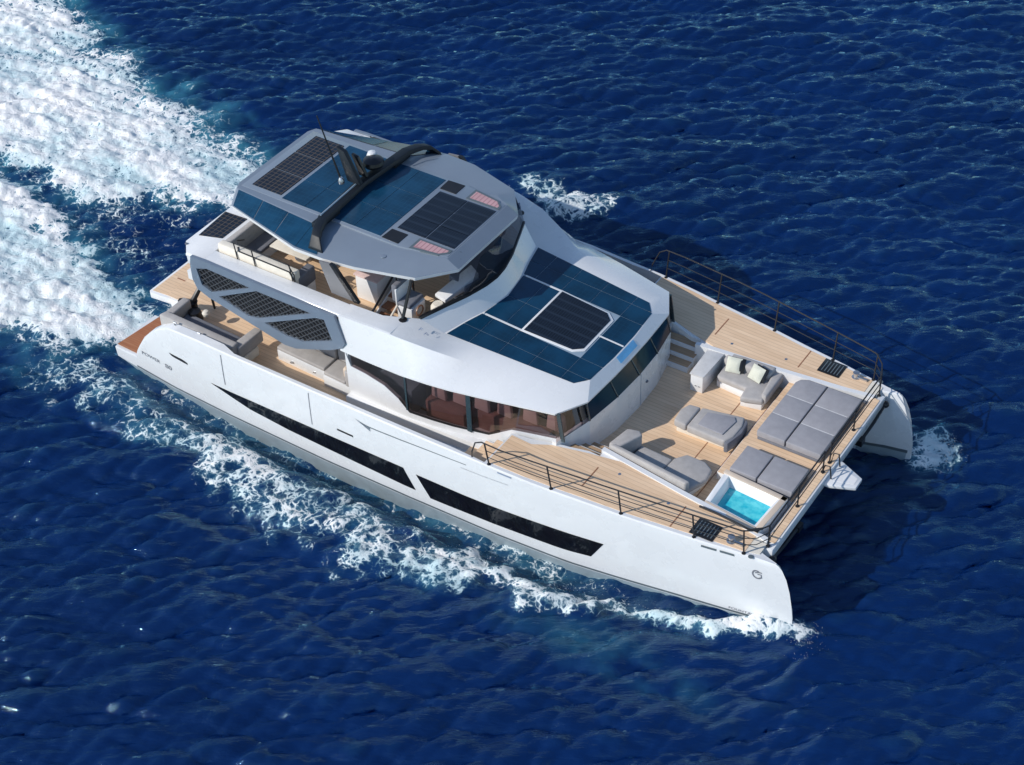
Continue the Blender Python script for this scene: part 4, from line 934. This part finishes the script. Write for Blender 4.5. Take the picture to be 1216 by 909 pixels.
# ottoman
t = thing('lounge_pouf', 'low grey padded lounge pouf alone in the middle of the foredeck well', 'pouf', (19.2, .1, ZW))
body = [(18.34, -.36), (20.02, -.30), (20.14, .1), (20.05, .66), (18.35, .36), (18.26, .1)]
P(MB(), [(x*.985+.28, y*.92) for x, y in body], ZW, 2.12).build('base', 'cream', t, bevel=.03)
soft(P(MB(), [(18.30, -.42), (18.72, -.47), (18.72, .47), (18.36, .42), (18.24, .1)], 2.12, 2.38), 'cushion', 'cush', t, .06)
soft(P(MB(), [(18.745, -.47), (19.98, -.50), (20.12, -.2), (20.14, .35), (20.02, .74), (18.745, .48)], 2.12, 2.38), 'cushion', 'cush', t, .06)
soft(P(MB(), [(19.0, -.28), (19.82, -.30), (19.9, .4), (19.78, .55), (19.0, .34)], 2.37, 2.42), 'top_pad', 'cush2', t, .02)
P(MB(), [(19.98, -.52), (20.1, -.5), (20.24, .1), (20.18, .6), (20.06, .72), (20.12, .1)], 1.98, 2.34).build('bolster', 'cushd', t, bevel=.03)
rebase(t)
# starboard sofa: backrest along the coaming, arm aft, chaise forward
t = thing('lounge_sofa', 'grey sofa with its back to the near rail, without pillows', 'sofa', (18.8, -2.2, ZW), 'sofas of the foredeck lounge')
P(MB(), [(17.45, -2.50), (19.98, -2.80), (20.15, -1.85), (18.9, -1.75), (17.6, -1.75)], ZW, 2.10).build('base', 'white2', t, bevel=.02)
soft(P(MB(), [(17.95, -2.44), (18.98, -2.60), (19.05, -1.78), (17.98, -1.72)], 2.10, 2.26), 'seat_cushion', 'cush', t)
soft(P(MB(), [(19.0, -2.60), (20.0, -2.72), (20.26, -2.05), (20.22, -1.62), (19.9, -1.42), (19.3, -1.42), (19.06, -1.75)], 2.10, 2.30), 'seat_cushion', 'cush', t)
soft(P(MB(), [(17.40, -2.62), (20.02, -2.90), (20.10, -2.74), (17.55, -2.48)], 2.06, 2.70), 'backrest', 'cush', t, .05)
soft(P(MB(), [(17.36, -2.55), (17.66, -2.6), (18.02, -1.75), (17.86, -1.62), (17.5, -1.72)], 2.06, 2.68), 'backrest', 'cush', t, .06)
rebase(t)
# port sofa
t = thing('lounge_sofa', 'grey corner sofa carrying two ivory pillows beside the white cabinet', 'sofa', (19.2, 2.5, ZW), 'sofas of the foredeck lounge')
P(MB(), [(18.35, 2.95), (18.40, 2.05), (19.35, 1.95), (19.42, 1.62), (20.05, 1.75), (20.0, 3.0)], ZW, 2.12).build('base', 'white', t, bevel=.02)
soft(P(MB(), [(18.36, 2.62), (18.40, 2.0), (19.38, 1.98), (19.44, 1.5), (20.1, 1.72), (19.86, 2.66)], 2.10, 2.32), 'seat_cushion', 'cush', t)
soft(P(MB(), [(18.30, 3.0), (18.32, 2.58), (19.84, 2.62), (19.9, 3.05)], 2.10, 2.56), 'backrest', 'cush', t, .09)
soft(P(MB(), [(19.80, 3.05), (19.98, 1.82), (20.16, 1.78), (20.14, 3.05)], 2.10, 2.44), 'armrest', 'cush', t, .07)
rebase(t)
def pillow(lab, x, y, rz_, dk):
    t = thing('throw_pillow', lab, 'pillow', (x, y, 2.32), 'ivory throw pillows on the foredeck sofa')
    rows = []; n = 8
    for side in (1,):
        top = [[(u*.23*(1-.12*(1-u*u)*0-.10*(1-abs(w_))*0), w_*.23, .09*(1-u**4)*(1-w_**4)+.005) for u in np.linspace(-1, 1, n)] for w_ in np.linspace(-1, 1, n)]
        bot = [[(a, b, -c) for a, b, c in r] for r in top]
    mb = MB().loft(top, closed=False).loft(bot, closed=False)
    pin = Matrix.Rotation(rz_, 4, 'Z') @ Matrix.Rotation(R(52), 4, 'X')
    mb.v = [tuple(pin @ Vector((v[0]*(1-.12*abs(v[1]/.23)**0*(1-abs(v[0]/.23))), v[1], v[2]))+Vector((0, 0, .20))) for v in mb.v]
    o = mb.build('cover', 'pillow', t, smooth=80)
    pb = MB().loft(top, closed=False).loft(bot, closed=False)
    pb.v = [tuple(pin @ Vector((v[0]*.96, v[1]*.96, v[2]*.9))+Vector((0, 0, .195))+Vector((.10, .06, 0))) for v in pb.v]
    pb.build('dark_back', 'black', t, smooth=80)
    return t
pillow('ivory throw pillow next to the white cabinet', 18.72, 2.50, R(12), 0)
pillow('ivory throw pillow nearer the long sun bed', 19.48, 2.50, R(-14), 0)
# cabinet at the foot of the port stairs
t = thing('bar_cabinet', 'white deck cabinet with pale grey top at the foot of the steps', 'cabinet', (18.0, 2.2, ZW))
P(MB(), [(17.80, 1.50), (18.20, 1.52), (18.22, 2.95), (17.72, 2.95)], ZW, 2.50).build('body', 'white', t, bevel=.015)
P(MB(), [(17.78, 1.46), (18.23, 1.48), (18.25, 2.92), (17.70, 2.92)], 2.503, 2.55).build('counter_top', 'marble', t, bevel=.01)
for x in (17.95, 18.06): MB().box(x, x+.05, 1.485, 1.497, 2.1, 2.13).build('latch', 'steel', t)
rebase(t)

# aft deck
t = thing('stern_sofa', 'grey U shaped sofa at the stern corner beside the wet orange step', 'sofa', (3.6, -4.0, 1.606))
P(MB(), [(2.25, -4.55), (5.3, -4.62), (5.35, -3.75), (2.4, -3.65)], 1.606, 1.95).build('base', 'cream', t, bevel=.03)
soft(P(MB(), [(2.45, -4.35), (5.0, -4.40), (5.0, -3.8), (2.45, -3.72)], 1.95, 2.08), 'seat_cushion', 'cushd', t, .04)
soft(P(MB(), [(2.1, -4.66), (5.2, -4.74), (5.2, -4.42), (2.2, -4.36)], 1.95, 2.52), 'backrest', 'cush', t, .06)
soft(P(MB(), [(2.12, -4.6), (2.42, -4.5), (2.42, -3.5), (2.12, -3.5)], 1.95, 2.46), 'backrest', 'cush', t, .06)
soft(P(MB(), [(4.95, -4.5), (5.3, -4.55), (5.34, -3.45), (5.02, -3.45)], 1.95, 2.40), 'backrest', 'cush', t, .06)
for x in (2.9, 3.9): MB().tube([(x, -4.78, 2.5), (x, -4.80, 2.62), (x+.1, -4.80, 2.62)], .03, 6).build('cleat', 'steel', t)
rebase(t)
t = thing('folding_davit', 'black folding boat crane standing on the stern beside the grey sofa', 'crane', (2.3, -3.2, 1.606))
MB().lathe((2.3, -3.35, 1.606), [(.24, 0), (.24, .08), (.16, .14), (.15, .55), (.18, .62), (.001, .64)], 16).build('pedestal', 'black', t)
MB().tube([(2.3, -3.35, 2.15), (1.85, -3.42, 2.1), (1.75, -3.3, 1.95)], [.14, .12, .1]).build('lower_arm', 'black', t)
MB().tube([(2.3, -3.35, 2.2), (2.45, -3.1, 2.62), (2.6, -2.9, 2.75)], [.1, .08, .07]).build('upper_arm', 'black', t)
MB().tube([(2.6, -2.9, 2.75), (2.66, -2.82, 2.2), (2.6, -2.72, 1.65)], [.05, .045, .04]).build('jib', 'black', t)
MB().lathe((2.62, -3.62, 1.606), [(.22, 0), (.24, .3), (.2, .55), (.001, .58)], 14).build('winch_cover', 'black', t)
MB().lathe((3.05, -3.55, 2.08), [(.001, 0), (.1, .02), (.13, .12), (.08, .2), (.001, .22)], 14).build('hook_block', 'cream', t)
rebase(t)
t = thing('dinette', 'beige corner bench with white plinth under the grey lattice wing', 'bench', (7.4, -3.3, 1.606))
P(MB(), [(6.0, -3.62), (7.95, -3.70), (7.95, -2.5), (6.0, -2.5)], 1.606, 2.0).build('plinth', 'white', t, bevel=.02)
soft(P(MB(), [(6.0, -3.62), (7.93, -3.70), (7.93, -3.12), (6.0, -3.05)], 2.0, 2.12), 'seat_cushion', 'cush', t, .035)
soft(P(MB(), [(6.0, -3.03), (7.93, -3.10), (7.93, -2.92), (6.0, -2.86)], 2.0, 2.5), 'backrest', 'cush', t, .05)
P(MB(), [(8.0, -3.85), (9.05, -3.9), (9.05, -2.8), (8.0, -2.8)], 1.606, 2.0).build('plinth', 'white', t, bevel=.02)
soft(P(MB(), [(8.0, -3.82), (8.86, -3.86), (8.86, -3.1), (8.0, -3.1)], 2.0, 2.12), 'seat_cushion', 'cush', t, .035)
soft(P(MB(), [(8.0, -3.08), (9.0, -3.08), (9.0, -2.9), (8.0, -2.9)], 2.0, 2.55), 'backrest', 'cush', t, .05)
soft(P(MB(), [(8.9, -3.9), (9.08, -3.9), (9.08, -3.1), (8.9, -3.1)], 2.0, 2.6), 'backrest', 'cush', t, .05)
for x in (6.6, 7.5): MB().box(x-.04, x+.04, -3.705, -3.66, 1.76, 1.81).build('plinth_light', 'steel', t)
rebase(t)
t = thing('throw_pillow', 'cream pillow leaning in the corner of the beige bench', 'pillow', (8.75, -3.5, 2.12))
soft(MB().box(8.68, 8.86, -3.72, -3.3, 2.12, 2.5), 'cover', 'sand', t, .08); rebase(t)
t = thing('dining_table', 'round cream pouf table on the aft deck half hidden by the grey wing', 'table', (6.3, -2.2, 1.606))
MB().lathe((6.3, -2.3, 1.606), [(.3, 0), (.3, .05), (.12, .1), (.1, .6), (.001, .6)], 18).build('pedestal', 'steel', t)
MB().lathe((6.3, -2.3, 2.2), [(.001, 0), (.55, 0), (.57, .03), (.55, .06), (.001, .06)], 28).build('table_top', 'cream', t); rebase(t)

# flybridge furniture
ZF = 4.052
t = thing('upper_deck_sofa', 'cream backed L shaped sofa behind the upper deck rail', 'sofa', (5.4, -2.9, ZF))
P(MB(), [(3.98, -3.42), (7.0, -3.42), (7.0, -2.55), (3.98, -2.55)], ZF, 4.42).build('base', 'white2', t, bevel=.02)
soft(P(MB(), [(4.1, -3.15), (7.0, -3.15), (7.0, -2.5), (4.1, -2.5)], 4.42, 4.56), 'seat_cushion', 'cushd', t, .05)
soft(P(MB(), [(3.98, -3.44), (7.0, -3.44), (7.0, -3.16), (3.98, -3.16)], 4.42, 5.22), 'backrest', 'cream', t, .06)
soft(P(MB(), [(6.72, -3.3), (7.02, -3.3), (7.02, -2.5), (6.72, -2.5)], 4.42, 4.95), 'backrest', 'cushd', t, .06)
P(MB(), [(3.98, -2.5), (4.7, -2.5), (4.7, 2.5), (3.98, 2.5)], ZF, 4.42).build('base', 'white2', t, bevel=.02)
soft(P(MB(), [(4.1, -2.5), (4.75, -2.5), (4.75, 2.5), (4.1, 2.5)], 4.42, 4.56), 'seat_cushion', 'cushd', t, .05)
soft(P(MB(), [(3.96, -3.2), (4.2, -3.2), (4.2, 3.2), (3.96, 3.2)], 4.42, 5.12), 'backrest', 'cush', t, .06)
rebase(t)
t = thing('upper_deck_table', 'pale table in front of the cream upper deck sofa', 'table', (5.6, -1.5, ZF))
P(MB(), [(4.95, -2.2), (6.4, -2.2), (6.4, -.7), (4.95, -.7)], 4.66, 4.72).build('table_top', 'cream', t, bevel=.02)
MB().lathe((5.65, -1.45, ZF), [(.3, 0), (.3, .04), (.08, .08), (.08, .6), (.001, .6)], 16).build('pedestal', 'steel', t); rebase(t)
t = thing('wet_bar', 'salmon topped bar counter behind the raking black support', 'bar', (8.9, -1.6, ZF))
P(MB(), [(8.3, -2.2), (9.1, -2.2), (9.1, -.9), (8.3, -.9)], ZF, 4.9).build('body', 'white2', t, bevel=.02)
P(MB(), [(8.26, -2.24), (9.14, -2.24), (9.14, -.86), (8.26, -.86)], 4.903, 4.95).build('counter_top', 'rose', t, bevel=.01); rebase(t)
t = thing('companionway', 'brown stairs between sloping pale handrails under the hardtop', 'stairs', (9.7, -2.0, ZF))
for k in range(4): MB().box(9.45, 9.95, -2.85+.35*k, -2.52+.35*k, ZF+.1+.17*k, ZF+.14+.17*k).build('tread', 'wood', t)
for x in (9.38, 10.02):
    MB().tube([(x, -2.95, ZF+.25), (x, -1.4, ZF+1.1)], .035).build('handrail', 'cream' if x > 9.5 else 'rail', t)
    for k in (0, 1): MB().tube([(x, -2.9+1.3*k, ZF), (x, -2.9+1.3*k, ZF+.28+.7*k)], .02).build('post', 'rail', t)
MB().prism_x([(-2.95, ZF), (-1.4, ZF), (-1.4, ZF+.75), (-2.95, ZF+.12)], 9.40, 9.44).build('stringer', 'white2', t); rebase(t)
t = thing('helm_seat', 'white helm seat with dark upholstery behind the upper dash', 'seat', (10.25, -2.0, ZF))
P(MB(), [(10.0, -2.45), (10.55, -2.45), (10.55, -1.75), (10.0, -1.75)], ZF, 4.62).build('base', 'white', t, bevel=.04)
soft(P(MB(), [(9.98, -2.47), (10.5, -2.47), (10.5, -1.75), (9.98, -1.75)], 4.62, 4.76), 'seat_cushion', 'cushd', t, .05)
soft(P(MB(), [(9.85, -2.47), (10.05, -2.47), (10.05, -1.75), (9.85, -1.75)], 4.7, 5.3), 'backrest', 'cushd', t, .06)
MB().box(10.0, 10.06, -2.49, -1.73, 4.62, 5.2).build('shell', 'white', t, bevel=.02)
MB().tube([(10.62, -2.15+.16*math.cos(a), 4.45+.16*math.sin(a)) for a in np.linspace(0, 2*math.pi, 15)], .025, 6).build('wheel', 'wood', t); rebase(t)
# bow spray: loose drops thrown up where the stems cut the water
dr = MB()
for (cx, cy, n) in ((24.25, -4.15, 240), (24.45, 4.9, 420)):
    for k in range(n):
        a = random.uniform(-1.2, 1.6); q = random.random()**1.3
        x = cx+q*.8*math.cos(a)+random.gauss(0, .12); y = cy+q*.8*math.sin(a)+random.gauss(0, .15); z = .05+.35*random.random()*(1-q)+.1*random.random(); r = random.uniform(.004, .009)
        dr.add([(x+r, y, z), (x-r, y, z), (x, y+r, z), (x, y-r, z), (x, y, z+r), (x, y, z-r)], [(0, 2, 4), (2, 1, 4), (1, 3, 4), (3, 0, 4), (2, 0, 5), (1, 2, 5), (3, 1, 5), (0, 3, 5)])
for k in range(350):
    x = random.uniform(5, 23.5); mid_ = -itp(x, [5, 10, 14, 17, 20, 23.5], [6.6, 7.1, 6.8, 6.4, 5.7, 4.5])
    y = mid_+random.gauss(0, itp(x, [5, 23.5], [.5, .15])); z = random.uniform(.12, .5); r = random.uniform(.004, .009)
    dr.add([(x+r, y, z), (x-r, y, z), (x, y+r, z), (x, y-r, z), (x, y, z+r), (x, y, z-r)], [(0, 2, 4), (2, 1, 4), (1, 3, 4), (3, 0, 4), (2, 0, 5), (1, 2, 5), (3, 1, 5), (0, 3, 5)])
tag(dr.build('spray', 'white2', smooth=180, recalc=False), 'white drops of spray thrown off both bows', 'spray', kind='stuff')
